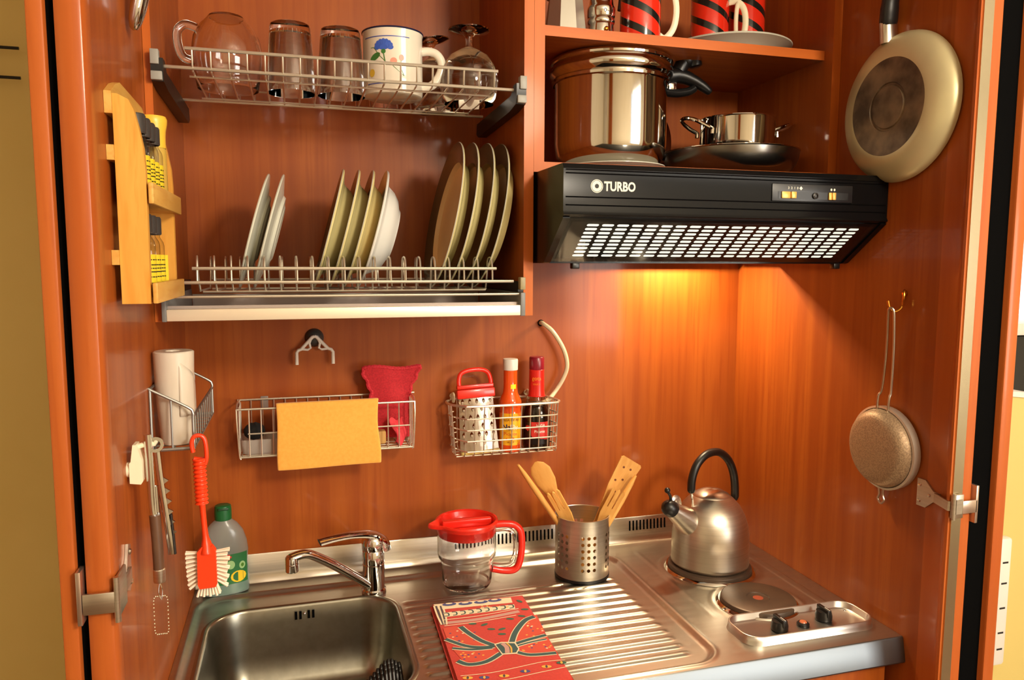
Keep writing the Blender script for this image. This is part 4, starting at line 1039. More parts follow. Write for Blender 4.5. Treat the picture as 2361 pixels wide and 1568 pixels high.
# what lies in the long basket
t = thing('black_sponge', 'round black scouring sponge in the long wire basket', 'sponge', (.128, -.05, 1.240))
m = M().sphere((0, 0, 0), .021, 14, .82)
for v in m.v: v.xyz *= 1+.04*sin(v.x*600)*sin(v.z*500)
m.build('sponge_body', mat('black_foam', srgb(12, 12, 12), .9), t)
t = thing('plastic_tub', 'shallow clear plastic tub under the black sponge', 'tub', (.150, -.048, 1.1985))
a = [[(x, y, z) for x, y in rrect(0, 0, .045+d, .032+d*.5, .010, 5)] for d, z in ((-.003, 0), (0, .004), (.003, .030), (.0042, .0305), (.0015, .028), (-.002, .005), (-.005, .003))]
M().loft(a, cap0=True, cap1=True).build('tub_body', thin_glass('cloudy_plastic', (.9, .9, .88, 1), .15, 1, (.86, .82, .76, 1, .45)), t)
t = thing('yellow_cloth', 'yellow orange cleaning cloth folded over the basket front', 'cloth', (.275, -.092, 1.30))
YC = add_noise(mat('yellow_felt', srgb(244, 180, 78), .9, Sheen_Weight=.3), srgb(240, 172, 70), (160, 160, 160), 3, .35, .65, bump=.3)
def yc(u, v):
    # v: 0 inside the basket ... rail ... 1 bottom of the front fall
    x = -.103+.198*u+.004*sst(.55, 1, v)*(u)
    if v < .16: y = .032-.18*v; z = -.03+.165*v/.8*.9
    elif v < .32:
        a = pi/2*(v-.16)/.16; y = .0032-.0125*sin(a)+.0; z = .0003+.0045*sin(a*1.0)-.0045*(1-cos(a))
    else: y = -.0095-.0055*sin(pi*(v-.32)/.68)+.0035*sin(u*5+v*4)*v; z = -.001-.129*(v-.32)/.68
    return (x+.0015*sin(v*9)*(1 if u > .5 else -.6), y, z+.001*u-.001)
M().sheet(yc, 30, 48).build('cloth', YC, t, solid=.004, subsurf=1)
t = thing('red_potholder', 'crimson knitted potholder standing at the right end of basket', 'potholder', (.400, -.045, 1.20))
RC = add_noise(mat('crimson_knit', srgb(196, 32, 44), .85, Sheen_Weight=.3), srgb(172, 22, 34), (300, 300, 300), 2, .35, .65, bump=.5)
def rp(u, v):
    w_ = .044+.0155*sst(.62, 1, v)-.004*sin(v*3)
    x = (u-.5)*2*w_+.004*v+.002*sin(v*40)*(1 if u in (0, 1) else 0)
    return (x, .004*sin(u*6+v*3)-.014*v*0+.012*(u-.5)*sin(v*4)+.010*(1-v), .006+.152*v+.003*sin(u*7)*v)
m = M(); m.sheet(rp, 28, 44); m.build('knit_panel', RC, t, solid=.006, subsurf=1)
m = M(); m.tube([Vector(rp(0, k/40)) for k in range(41)]+[Vector(rp(k/24, 1)) for k in range(1, 25)]+[Vector(rp(1, 1-k/40)) for k in range(1, 41)], [.0042+.0009*(k % 2) for k in range(105)], 8)
m.build('edging', add_noise(mat('crimson_edging', srgb(206, 44, 58), .85), srgb(180, 30, 42), (300, 300, 300), 2, .4, .6), t)
t = thing('red_cloth_strip', 'small crumpled pink red cloth curling in front of potholder', 'cloth', (.415, -.066, 1.199))
def rs(u, v): return ((u-.5)*.030*(1-.45*(1-v))+.006*sin(v*5), -.010*sin(v*3+u*3), .001+.052*v+.004*sin(u*8))
M().sheet(rs, 12, 16).build('cloth', mat('pink_red_knit', srgb(222, 62, 74), .85), t, solid=.004, subsurf=1)
t = thing('beige_sponge', 'small beige sponge wedged beside the yellow cloth', 'sponge', (.378, -.050, 1.213))
m = M().box(-.012, .012, -.010, .010, -.0145, .014, .004); m.build('sponge_body', mat('beige_foam', srgb(204, 160, 92), .9), t)

# --------------------------------------------- second basket
t = thing('wire_basket', 'rounded chromed wire basket holding grater and sauce bottles', 'basket', (.645, 0, 1.165))
w = M(); A0, A1, F = .524, .766, -.100
def loop(z, o=0, back=True):
    c = [(A0+.012+o*2, -.010), (A0+o, -.030), (A0+.004+o, -.066), (A0+.028, F+.006-o), (A0+.05, F-o), (A1-.03, F-o), (A1-.006-o, F+.008), (A1-o, F+.03), (A1-.012-o*2, -.010)]
    return spl([(x, y, z) for x, y in c], 4)
w.tube(loop(1.276)+[(A0+.012, -.010, 1.278)], .0028, 8)
for k, z in enumerate((1.250, 1.226, 1.203, 1.181)): w.tube(loop(z, .004+.0015*k), .0016, 6)
for k in range(11):
    x = A0+.028+.0205*k
    w.tube([(x, F, 1.276), (x, F+.004, 1.250), (x, F+.010, 1.172), (x, F+.016, 1.166), (x, -.018, 1.166), (x, -.010, 1.172), (x, -.010, 1.278)], .0014, 6)
for y in (-.035, -.060, -.078): w.tube([(A0+.012, y, 1.1652), (A1-.012, y, 1.1652)], .0014, 6)
for x in (A0+.003, A1-.003):
    for y in (-.035, -.052, -.068): w.tube([(x, y, 1.276), (x+(.009 if x < .6 else -.009), y, 1.166)], .0014, 6)
w.build('wire_frame', WIRE, t, world=True)
for x in (.543, .715): M().tube(spl([(x, -.002, 1.284), (x, -.010, 1.290), (x, -.016, 1.284), (x, -.013, 1.272)], 4), .0035, 8).lathe([(0, .0003), (.006, .0003), (.006, .002), (0, .002)], (x, 0, 1.284), 14, rot=XR(90)).build('mounting_hook', CREAM, t, world=True)
# grater
t = thing('grater', 'steel hand grater with red plastic handle in the wire basket', 'grater', (.590, -.066, 1.168), rot=(R(-6), R(-3), 0))
GS = mat('grater_steel', srgb(186, 172, 156), .3, .95)
m = M(); hw = lambda z: .043-.0055*(z/.126); P_ = lambda x, z: (x*hw(z)/.043, -.010*math.cos(x/.043*1.3), z)
rows = [(.114, 5, 0), (.097, 4, .004), (.079, 5, 0), (.060, 4, .004), (.042, 5, 0), (.024, 4, .004)]
zed = [.0155]+[(rows[i][0]+rows[i+1][0])/2 for i in range(5)][::-1]+[.126]
for r_i, (z, n, o) in enumerate(rows[::-1]):
    z0, z1 = zed[r_i], zed[r_i+1]; xs2 = [-.043+.086*k/n for k in range(n+1)]
    for k in range(n):
        cx = (xs2[k]+xs2[k+1])/2
        ringcell(m, P_, xs2[k], xs2[k+1], z0, z1, [(cx+.0036*cos(2*pi*q/12), z+.0042*sin(2*pi*q/12)+(.0022 if q == 3 else 0)) for q in range(12)])
m.add([P_(-.043+.086*k/8, z) for z in (.004, .0155) for k in range(9)], [(k, k+1, 10+k, 9+k) for k in range(8)])
m.build('grating_plate', GS, t)
m = M()
for (z, n, o) in rows:
    for k in range(n):
        cx = -.043+.086*(k+.5)/n; p = Vector(P_(cx, z-.0035))
        m.add([p+Vector(v) for v in ((-.0034, .0, .001), (.0034, 0, .001), (.0022, -.0028, .0035), (-.0022, -.0028, .0035), (0, .0, -.004))], [(0, 1, 2, 3), (4, 1, 0), (4, 2, 1), (4, 3, 2), (4, 0, 3)])
m.build('grating_teeth', GS, t)
m = M().box(-.042, .042, -.013, .006, .120, .140, .003); m.box(-.0405, .0405, -.010, .003, .1405, .149, .002)
m.tube(spl([(-.0345, -.003, .146), (-.0345, -.003, .160), (-.029, -.003, .174), (-.012, -.003, .180), (.014, -.003, .180), (.030, -.003, .173), (.0355, -.003, .158), (.0355, -.003, .146)], 5), .0040, 10, flat=1.2)
m.build('handle', RED, t)
m = M().box(-.043, .043, -.012, .004, -.001, .006, .001); m.build('end_guard', mat('guard_clear', srgb(200, 172, 96), .3), t)
# hot sauce
def curved(m, s, r, ang, z, size, bold=0, sx=1.0):
    vs, fs = text2d(s, size, bold); m.add([(r*cos(ang+p.x*sx/r), r*sin(ang+p.x*sx/r), z+p.y) for p in vs], fs)
t = thing('hot_sauce_bottle', 'orange hot sauce bottle with white cap and yellow label', 'bottle', (.660, -.062, 1.168))
PHB = math.atan2(-1.56, .2134-.66)
m = M().lathe([(0, 0), (.021, 0), (.0235, .003), (.024, .008), (.024, .086), (.0225, .092), (.0245, .100), (.0245, .110), (.021, .119), (.0165, .128), (.0150, .140), (.0148, .176), (.0150, .180), (0, .180)], n=44)
m.build('bottle_body', mat('hot_sauce', srgb(232, 84, 24), .08, Coat_Weight=.6, Subsurface_Weight=.15), t)
M().lathe([(.0152, .178), (.0162, .179), (.0165, .2), (.0155, .2025), (0, .203)], n=36).build('cap', WHITE, t)
lb = M(); r = .0244; lb.sheet(lambda u, v: (r*cos(PHB+R(-78)+R(156)*u), r*sin(PHB+R(-78)+R(156)*u), .016+.070*v), 20, 20, lambda u, v: 1 if (abs(u-.5)/.48)**2+((v-.5)/.56)**2 > 1 else 0)
lo = lb.build('label', [mat('label_yellow', srgb(246, 182, 32), .45), mat('label_orange', srgb(234, 112, 28), .45)], t, recalc=False)
tx = M(); r2 = r+.0003
tx.m = 1; curved(tx, 'SALSA DE AJI', r2, PHB, .0715, .0072)
tx.m = 0; curved(tx, 'Na', r2, PHB-.36, .0555, .0165, .0004)
tx.m = 2; curved(tx, 'Fiv', r2, PHB+.34, .0555, .0155, .0003)
tx.m = 3; curved(tx, 'Picante', r2, PHB+.02, .041, .0105)
tx.poly([(r2*cos(PHB+.4*cos(q*pi/8)), r2*sin(PHB+.4*cos(q*pi/8)), .0305+.0035*sin(q*pi/8)) for q in range(16)])
tx.m = 1; curved(tx, 'W.A.P', r2, PHB+.02, .0225, .006)
tx.build('label_print', [mat('print_navy', srgb(24, 40, 90), .4), mat('print_brown', srgb(130, 70, 20), .4), mat('print_pale', srgb(250, 236, 220), .4), mat('print_red', srgb(206, 36, 24), .4)], lo, recalc=False)
st = M(); r = .0152; st.sheet(lambda u, v: (r*cos(PHB+.05+.85*u), r*sin(PHB+.05+.85*u), .134+.014*v), 8, 1)
st.build('price_sticker', mat('sticker_yellow', srgb(246, 222, 20), .5), t, recalc=False)
# dark sauce
t = thing('soy_sauce_bottle', 'dark sauce bottle with red sleeve and dark red cap', 'bottle', (.722, -.056, 1.168))
PHB = math.atan2(-1.56, .2134-.72)
M().lathe([(0, 0), (.028, 0), (.0305, .003), (.031, .008), (.031, .072), (.029, .088), (.024, .102), (.018, .116), (.0152, .130), (.0145, .172), (0, .172)], n=44).build('bottle_body', thin_glass('sauce_glass', (.86, .82, .76, 1)), t)
M().lathe([(0, .002), (.0285, .002), (.0295, .006), (.0297, .072), (.0278, .087), (.0228, .101), (0, .1015)], n=40).build('dark_sauce', mat('dark_sauce', srgb(20, 10, 8), .12), t)
M().lathe([(.0205, .1175), (.0185, .1185), (.0172, .130), (.0168, .150), (.0165, .176), (.015, .178)], n=36).build('neck_sleeve', mat('red_foil', srgb(214, 40, 30), .3, .2), t)
M().lathe([(.0160, .176), (.0165, .178), (.0165, .202), (.0150, .2045), (0, .205)], n=36).build('cap', mat('dark_red_cap', srgb(132, 20, 38), .3), t)
tx = M(); curved(tx, 'gota', .0178, PHB, .158, .012, .0002); curved(tx, 'sauce', .0180, PHB, .146, .0075); tx.build('sleeve_print', mat('print_orange', srgb(240, 130, 40), .4), t, recalc=False)
lb = M(); r = .0314
lb.sheet(lambda u, v: (r*cos(PHB+R(-50)+R(105)*u), r*sin(PHB+R(-50)+R(105)*u), .014+.050*v), 40, 24, lambda u, v: 1 if (u > .28 and v > .18+.25*(1-u)) or (u-.12)**2+(v-.72)**2 < .014 else 0)
lo = lb.build('label', [mat('label_black', srgb(16, 10, 10), .3), mat('label_rose_red', srgb(206, 52, 44), .45)], t, recalc=False)
tx = M(); curved(tx, 'HIGA', r+.0003, PHB+.32, .056, .0085, .0002); curved(tx, 'Picante', r+.0003, PHB+.25, .043, .0085, .0001); tx.build('label_print', mat('print_pale', srgb(250, 236, 220), .4), lo, recalc=False)
# hose
t = thing('white_hose', 'thin cream plastic hose curving out of the back panel', 'hose', (.749, 0, 1.442))
q = spl([(.749, .002, 1.4425), (.750, -.016, 1.441), (.768, -.030, 1.424), (.792, -.034, 1.385), (.802, -.032, 1.348), (.795, -.028, 1.318), (.776, -.026, 1.287), (.756, -.034, 1.270), (.734, -.036, 1.262), (.712, -.030, 1.258), (.700, -.026, 1.258)], 6)
M().tube([p-Vector((.749, 0, 1.442)) for p in q], .0050, 12).build('tube', mat('cream_tube', srgb(214, 200, 166), .35), t)
M().lathe([(0, 0), (.0075, 0), (.0075, .0015), (0, .0015)], (0, 0, 0), 18, rot=XR(90)).build('grommet', SHADE_RUBBER, t)

# ================================================================== ON THE WORKTOP
ZW = .9005; ZR_ = .9036
# washing up liquid
t = thing('dish_soap_bottle', 'washing up liquid bottle with dark green cap, half full', 'bottle', (.062, -.040, .9085), rot=(0, 0, R(8)))
BP = [(.045, 0, .022), (.046, .004, .023), (.046, .040, .023), (.044, .060, .0225), (.046, .085, .023), (.0435, .105, .0225), (.037, .126, .021), (.026, .142, .017), (.0165, .150, .0135), (.0145, .154, .0125)]
def oval(a, z, b, s=1.0, n=40): return [(a*s*math.copysign(abs(cos(2*pi*i/n))**.85, cos(2*pi*i/n)), b*s*math.copysign(abs(sin(2*pi*i/n))**.85, sin(2*pi*i/n)), z) for i in range(n)]
M().loft([oval(a, z, b) for a, z, b in BP], cap0=True).build('bottle_body', thin_glass('frosted_plastic', (.80, .86, .84, 1), .2, 1, (.62, .70, .68, 1, .42)), t)
M().loft([oval(a, z, b, .95) for a, z, b in [(.045, .001, .022), (.046, .004, .023), (.046, .036, .023), (.0445, .052, .0226), (.044, .056, .0225)]], cap0=True, cap1=True).build('green_liquid', mat('green_liquid', srgb(24, 120, 92), .2), t)
m = M().lathe([(.0155, .151), (.0165, .152), (.0165, .172), (.0155, .180), (.013, .1815), (0, .1815)], n=32, sy=.9)
m.build('cap', GREEN, t)
M().box(-.010, .010, -.0155, -.012, .173, .1775, .001).build('flip_lip', mat('green_shade', srgb(8, 60, 28), .4), t)
LP = lambda u, z: (u, -(.0232*(max(0, 1-(abs(u)/.0463)**2.2))**.45)-.0006, z)
lb = M(); lb.sheet(lambda u, v: LP(-.018+.060*u, .022+.062*v), 20, 16, lambda u, v: 1 if (u-.35)**2*1.6+(v-.9)**2*3 < .03 else 0)
ell(lb, lambda u, z: LP(u, z) if False else (LP(u, z)[0], LP(u, z)[1]-.0004, z), .024, .036, .015, .012)
n0 = len(lb.f)-1; lb.mi[n0] = 2
for (u, z, a, b, mi) in ((.032, .058, .006, .008, 3), (.010, .062, .008, .009, 3), (.0325, .058, .003, .004, 4)):
    ell(lb, lambda uu, zz: (LP(uu, zz)[0], LP(uu, zz)[1]-.0005, zz), u, z, a, b); lb.mi[-1] = mi
lb.build('label', [mat('label_green', srgb(40, 106, 58), .4), mat('label_red', srgb(200, 40, 36), .4), mat('lemon_yellow', srgb(236, 196, 30), .4), mat('label_pale_green', srgb(150, 190, 130), .4), mat('olive', srgb(70, 120, 30), .4)], t, recalc=False)
# black ribbed thing in the sink
t = thing('ribbed_brush', 'black ribbed rubber brush lying in the sink bowl', 'brush', (.345, -.40, .753))
m = M(); rnd = random.Random(3)
for k in range(10):
    hz = .098+.006*k if k < 6 else .130-.004*max(0, k-7)
    for j in range(3):
        top = Vector((-.028+.0062*k, .042-.009*j, hz-.004*j)); bot = top+Vector((.004, -.060, -hz+.018))
        m.tube([top+(bot-top)*(-.03), top, top+(bot-top)*.03, bot], [.0020, .0036, .0042, .0042], 10)
m.build('ribs', BLACK, t)
m = M(); m.box(-.032, .036, -.050, -.010, 0, .030, .006); m.build('base', BLACK, t)
# jug with red lid
t = thing('juice_jug', 'clear plastic jug with red lid and red handle', 'jug', (.546, -.132, ZW+.003))
out = [(0, 0), (.042, 0), (.048, .003), (.0515, .010), (.0525, .020), (.0535, .052), (.056, .060), (.0605, .066), (.0615, .074), (.0615, .132)]
inn = [(.0598, .132), (.0598, .075), (.0588, .068), (.054, .0615), (.0517, .053), (.0507, .021), (.048, .010), (.042, .005), (0, .0045)]
M().lathe(out+inn, n=60).build('jug_body', CLEARP, t)
m = M()
def lidr(i, n, base): 
    a = 2*pi*i/n; d = math.atan2(sin(a-R(190)), cos(a-R(190))); return a, base+.020*math.exp(-(d/.22)**2)
def lring(base, z, n=72, k=1.0):
    q = []
    for i in range(n):
        a, r = lidr(i, n, base); r = base+(r-base)*k; q.append((r*cos(a), r*sin(a), z))
    return q
m.loft([lring(.0592, .112, k=0), lring(.0618, .1325, k=.3), lring(.064, .135), lring(.0655, .139), lring(.0645, .1425), lring(.061, .143), lring(.0575, .140, k=.9), lring(.055, .128, k=.2), lring(.0545, .127, k=0)], cap1=True)
m.box(-.052, .052, -.007, .007, .127, .1425, .002)
m.xf = Matrix.Identity(4)
lo = m.build('lid', RED, t); lo.rotation_euler = (0, 0, 0)
ha = R(-8)
def hp_(r, z): return (r*cos(ha), r*sin(ha), z)
hh_ = spl([hp_(.060, .128), hp_(.080, .1285), hp_(.100, .125), hp_(.113, .112), hp_(.1165, .090), hp_(.115, .060), hp_(.109, .036), hp_(.098, .0265), hp_(.078, .0265), hp_(.054, .032)], 5)
M().tube(hh_, .0075, 14, flat=1.0, up=(sin(ha), -cos(ha), 0)).build('handle', RED, t)
M().tube([Vector(p)*1 for p in spl([hp_(.061, .116), hp_(.086, .116), hp_(.099, .106), hp_(.103, .085), hp_(.101, .060), hp_(.093, .042), hp_(.078, .038), hp_(.055, .040)], 5)], .0045, 10).build('handle_liner', CLEARP, t)
# utensil holder
t = thing('utensil_holder', 'perforated brushed steel cylinder holding wooden utensils', 'utensil holder', (.800, -.143, ZR_))
m = M(); r = .0585; HH = .134
def PC(a, z): return (r*cos(a), r*sin(a), z)
rows = 6; z0, z1 = .022, .106
groups = 6
for g in range(groups):
    ga = 2*pi*g/groups+R(4); 
    cols = [ga+R(12.6)*k for k in range(4)]
    for c in range(3):
        a0, a1 = cols[c], cols[c+1]
        for q in range(rows):
            za, zb = z0+(z1-z0)*q/rows, z0+(z1-z0)*(q+1)/rows
            ca, cz = (a0+a1)/2, (za+zb)/2
            ringcell(m, PC, a0, a1, za, zb, [(ca+.0037/r*cos(2*pi*i/14), cz+.0037*sin(2*pi*i/14)) for i in range(14)])
    b0, b1 = cols[3], ga+2*pi/groups
    m.add([PC(b0+(b1-b0)*i/4, z) for z in (z0, z1) for i in range(5)], [(i, i+1, 6+i, 5+i) for i in range(4)])
for za, zb in ((0.004, z0), (z1, HH)):
    n = 96; m.add([PC(2*pi*i/n, z) for z in (za, zb) for i in range(n)], [(i, (i+1) % n, n+(i+1) % n, n+i) for i in range(n)])
m.lathe([(r, HH), (r+.0012, HH+.0012), (r-.0008, HH+.0015), (r-.0012, HH)], n=96)
m.lathe([(0, .004), (r, .004)], n=96)
m.build('perforated_body', BRUSHED, t, sharp=60)
M().lathe([(0, 0), (r+.0008, 0), (r+.001, .005), (r+.0002, .006)], n=64).build('base_ring', BLACK, t)
HB = Vector((.800, -.143, ZR_+.007))
def frame(a, b):
    """matrix whose +z runs from a to b"""
    d = (Vector(b)-Vector(a)); q = d.to_track_quat('Z', 'Y'); return q
def utensil(name, label, base, tip, kind, twist=0):
    base = HB+Vector(base); tip = HB+Vector(tip); L_ = (tip-base).length
    t = thing(name, label, 'spatula' if 'spat' in kind else 'fork' if kind == 'fork' else 'spoon', tuple(base), 'wooden utensils in the steel holder')
    t.rotation_mode = 'QUATERNION'; t.rotation_quaternion = frame(base, tip) @ Matrix.Rotation(R(twist), 4, 'Z').to_quaternion()
    m = M()
    if kind == 'spoon':
        zs = [0, .01, L_*.35, L_*.62, L_*.72, L_*.82, L_*.92, L_*.975, L_]
        ws = [.005, .006, .0068, .0085, .014, .022, .0225, .015, .004]; th = [.004, .005, .0055, .005, .004, .0035, .0032, .003, .002]
        m.loft([[(w*cos(2*pi*i/18), d*sin(2*pi*i/18), z) for i in range(18)] for z, w, d in zip(zs, ws, th)], cap0=True, cap1=True)
        o = m.build('spoon_body', BEECH, t)
    elif kind == 'stick':
        zs = [0, L_*.4, L_*.75, L_*.92, L_]; ws = [.0062, .0075, .009, .0065, .0035]
        m.loft([[(w*cos(2*pi*i/14), w*.75*sin(2*pi*i/14), z) for i in range(14)] for z, w in zip(zs, ws)], cap0=True, cap1=True); m.build('spoon_body', BEECH, t)
    elif kind == 'spatula':
        out = [(-.006, 0), (.006, 0), (.006, L_*.45), (.011, L_*.55), (.0215, L_*.75), (.0265, L_*.985), (.022, L_), (-.021, L_*1.0), (-.0245, L_*.985), (-.0185, L_*.72), (-.0105, L_*.55), (-.006, L_*.45)]
        m.prism([(x, z) for x, z in out], 'y', -.002, .002); o = m.build('spatula_body', BEECH, t)
        hl = M()
        for x, z in ((-.006, .93), (.010, .92), (-.002, .83), (.0, .72), (.012, .80)):
            for yy in (-.0021, .0021): hl.poly([(x+.0026*cos(q*pi/7), yy, L_*z+.0026*sin(q*pi/7)) for q in range(14)])
        hl.build('hole', mat('hole_dark', srgb(110, 56, 26), .8), o, recalc=False)
    else:
        out = [(-.006, 0), (.006, 0), (.006, L_*.5), (.014, L_*.70), (.0145, L_*.97), (.011, L_), (.008, L_*.97), (.0065, L_*.78), (.0045, L_*.78), (.0035, L_*.97), (0, L_*.99), (-.0035, L_*.97), (-.0045, L_*.78), (-.0065, L_*.78), (-.008, L_*.97), (-.011, L_), (-.0145, L_*.97), (-.014, L_*.70), (-.006, L_*.5)]
        m.prism(out, 'y', -.0025, .0025); m.build('fork_body', BEECH, t)
utensil('wooden_spoon', 'long thin wooden handle leaning furthest left in the holder', (.020, .0, 0), (-.145, .004, .245), 'stick')
utensil('wooden_spoon', 'round headed wooden spoon leaning left in the holder', (.028, .012, 0), (-.104, .010, .246), 'spoon', 70)
utensil('wooden_fork', 'wooden fork leaning left in front of the wooden spoon', (.030, -.016, 0), (-.072, -.006, .185), 'fork', 65)
utensil('wooden_spatula', 'wooden spatula with drilled holes leaning right in the holder', (-.030, .006, 0), (.118, .004, .235), 'spatula', 80)
utensil('wooden_fork', 'wooden fork leaning right beneath the drilled spatula', (-.028, -.020, 0), (.078, -.022, .182), 'fork', 50)
utensil('wooden_spoon', 'narrow dark wooden spoon edge leaning right over the spatula', (-.022, -.030, 0), (.116, -.018, .208), 'stick')
# kettle
KX, KY, KZ = 1.081, -.198, ztop(1.08, -.2)+.0137
t = thing('kettle', 'brushed steel whistling kettle with black arched handle on rear hotplate', 'kettle', (KX, KY, KZ))
kp = [(0, .0), (.078, 0), (.083, .003), (.0845, .008), (.0835, .012), (.0835, .045), (.0825, .070), (.079, .092), (.0725, .112), (.062, .131), (.0485, .146), (.040, .1525)]
M().lathe(kp, n=80).build('kettle_body', BRUSHED, t, sharp=60)
M().lathe([(.0405, .1515), (.0395, .1535), (.036, .1568), (.024, .1635), (.012, .1665), (0, .1675)], n=56).build('lid', BRUSHED, t)
sa = R(196)
def kpnt(r, z, s=0): return Vector((r*cos(sa)-s*sin(sa), r*sin(sa)+s*cos(sa), z))
M().tube([kpnt(.052, .092), kpnt(.078, .112), kpnt(.120, .142)], [.030, .0265, .0165], 28).build('spout', BRUSHED, t)
m = M(); m.tube([kpnt(.116, .139), kpnt(.124, .1445), kpnt(.131, .149), kpnt(.137, .153), kpnt(.140, .155)], [.0175, .0178, .016, .010, .002], 24)
m.tube([kpnt(.120, .155), kpnt(.123, .170), kpnt(.131, .182)], [.0035, .003, .003], 10); m.sphere(kpnt(.132, .184), .0062, 10)
m.build('whistle_cap', BLACK, t)
M().tube(spl([kpnt(.098, .145), kpnt(.104, .160), kpnt(.112, .160), kpnt(.116, .150)], 4), .004, 10, flat=2.2).build('trigger', BRUSHED, t)
hpts = [kpnt(.058, .150), kpnt(.062, .172), kpnt(.060, .200), kpnt(.046, .228), kpnt(.018, .246), kpnt(-.018, .246), kpnt(-.048, .226), kpnt(-.066, .196), kpnt(-.074, .160), kpnt(-.075, .118)]
q = spl(hpts, 6)
M().tube(q[5:-2], [.006, .009]+[.0090]*(len(q)-11)+[.009, .006], 14, flat=.95).build('handle', BLACK, t)
M().tube([kpnt(.057, .136)]+q[:7], .0028, 8).build('handle_wire', POLISH, t)
M().tube(q[-6:]+[kpnt(-.0765, .098)], .0028, 8).build('handle_wire', POLISH, t)
# tea towel, folded, printed on its upper face
t = thing('tea_towel', 'folded red tea towel printed with a teal bow', 'towel', (.457, -.222, ZR_+.0006))
TW = [srgb(204, 48, 28), srgb(238, 222, 188), srgb(36, 78, 78), srgb(60, 66, 130), srgb(196, 150, 140), srgb(240, 176, 60), srgb(34, 92, 66), srgb(210, 66, 34), srgb(60, 50, 60)]
TM = [mat('towel_%d' % k, c, .9, Sheen_Weight=.2) for k, c in enumerate(TW)]
add_noise(TM[0], srgb(194, 40, 24), (220, 220, 220), 2, .3, .7, bump=.3)
EU = Vector((.180, -.009, 0)); EV = Vector((-.009, -.3, 0)).normalized()
def TP(u, v, h=.0085): return EU*(u/.18)+EV*v+Vector((0, 0, h+.00006*sin(u*40+v*25)))
tw = M()
for h0, h1, d in ((0, .0028, .004), (.0028, .0056, .001), (.0056, .0084, 0)):
    def top_(u, v, h): return TP(u, v, h)
    N = 24; NV = 40; W2, L2 = .181+d*.4, .318+d
    tw.sheet(lambda u, v: TP(-d*1.2+W2*u, -d*.4+L2*v+.003*sin(u*50)*(1 if v > .98 else 0), h1-.0010*(2*abs(u-.5))**12-.001*(2*abs(v-.5))**14), N, NV)
    tw.sheet(lambda u, v: TP(-d*1.2+W2*u, -d*.4+L2*v+.003*sin(u*50)*(1 if v > .98 else 0), h0+.0003+.0008*(2*abs(u-.5))**12), N, NV)
    e = [(u/N, 0) for u in range(N)]+[(1, v/NV) for v in range(NV)]+[(1-u/N, 1) for u in range(N)]+[(0, 1-v/NV) for v in range(NV)]
    vs = []
    for (u, v) in e: vs.append(TP(-d*1.2+W2*u, -d*.4+L2*v+.003*sin(u*50)*(1 if v > .98 else 0), h1-.001))
    for (u, v) in e: vs.append(TP(-d*1.2+W2*u, -d*.4+L2*v+.003*sin(u*50)*(1 if v > .98 else 0), h0+.0011))
    n = len(e); tw.add(vs, [(i, (i+1) % n, n+(i+1) % n, n+i) for i in range(n)])
PT = lambda lift: (lambda u, v: TP(u, v, .0084+lift))
def dpoly(mi, pts, lift): 
    tw.m = mi; tw.poly([PT(lift)(*p) for p in pts])
def band(mi, a, b, w0, lift, n=10): # straight stripe
    tw.m = mi; stroke(tw, PT(lift), [(a[0]+(b[0]-a[0])*k/n, a[1]+(b[1]-a[1])*k/n) for k in range(n+1)], w0, 1)
def rib(mi, pts, w, lift): tw.m = mi; stroke(tw, PT(lift), pts, w, 5)
dpoly(1, [(0.0011, 0.0029), (0.1554, 0.0062), (0.1531, 0.0294), (0.0078, 0.0276)], 0.0003)
tw.m = 3; ell(tw, PT(.0006), 0.0313, 0.0094, .014, .007, 0)
tw.m = 1; ell(tw, PT(.0008), 0.0313, 0.0064, .007, .003, 0)
tw.m = 3; ell(tw, PT(.0006), 0.0625, 0.0129, .014, .007, 0)
tw.m = 1; ell(tw, PT(.0008), 0.0625, 0.0099, .007, .003, 0)
tw.m = 3; ell(tw, PT(.0006), 0.0935, 0.0133, .014, .007, 0)
tw.m = 1; ell(tw, PT(.0008), 0.0935, 0.0103, .007, .003, 0)
tw.m = 3; ell(tw, PT(.0006), 0.1215, 0.0119, .014, .007, 0)
tw.m = 1; ell(tw, PT(.0008), 0.1215, 0.0089, .007, .003, 0)
dpoly(1, [(0.0133, 0.0424), (0.1543, 0.0373), (0.1519, 0.0554), (0.0118, 0.0604)], 0.0003)
rib(2, [(0.0153, 0.0443), (0.0224, 0.0459), (0.0227, 0.0559), (0.0147, 0.0573)], .0028, .0006)
rib(2, [(0.0303, 0.0435), (0.0384, 0.0451), (0.0377, 0.0551), (0.0307, 0.0565)], .0028, .0006)
rib(2, [(0.0463, 0.0427), (0.0544, 0.0443), (0.0537, 0.0543), (0.0458, 0.0567)], .0028, .0006)
rib(2, [(0.0623, 0.0419), (0.0694, 0.0436), (0.0697, 0.0535), (0.0618, 0.0559)], .0028, .0006)
rib(2, [(0.0783, 0.0411), (0.0854, 0.0428), (0.0857, 0.0527), (0.0778, 0.0551)], .0028, .0006)
rib(2, [(0.0943, 0.0403), (0.1014, 0.042), (0.1007, 0.052), (0.0937, 0.0543)], .0028, .0006)
rib(2, [(0.1103, 0.0395), (0.1174, 0.0412), (0.1167, 0.0512), (0.1087, 0.0536)], .0028, .0006)
rib(2, [(0.1263, 0.0387), (0.1344, 0.0403), (0.1327, 0.0504), (0.1247, 0.0528)], .0028, .0006)
rib(2, [(0.1423, 0.0379), (0.1504, 0.0395), (0.1497, 0.0495), (0.1417, 0.0519)], .0028, .0006)
rib(4, [(0.0085, 0.0836), (0.0786, 0.0821), (0.1562, 0.0682)], 0.01, 0.0003)
rib(1, [(0.0092, 0.0716), (0.0812, 0.069), (0.1579, 0.0571)], 0.0022, 0.0005)
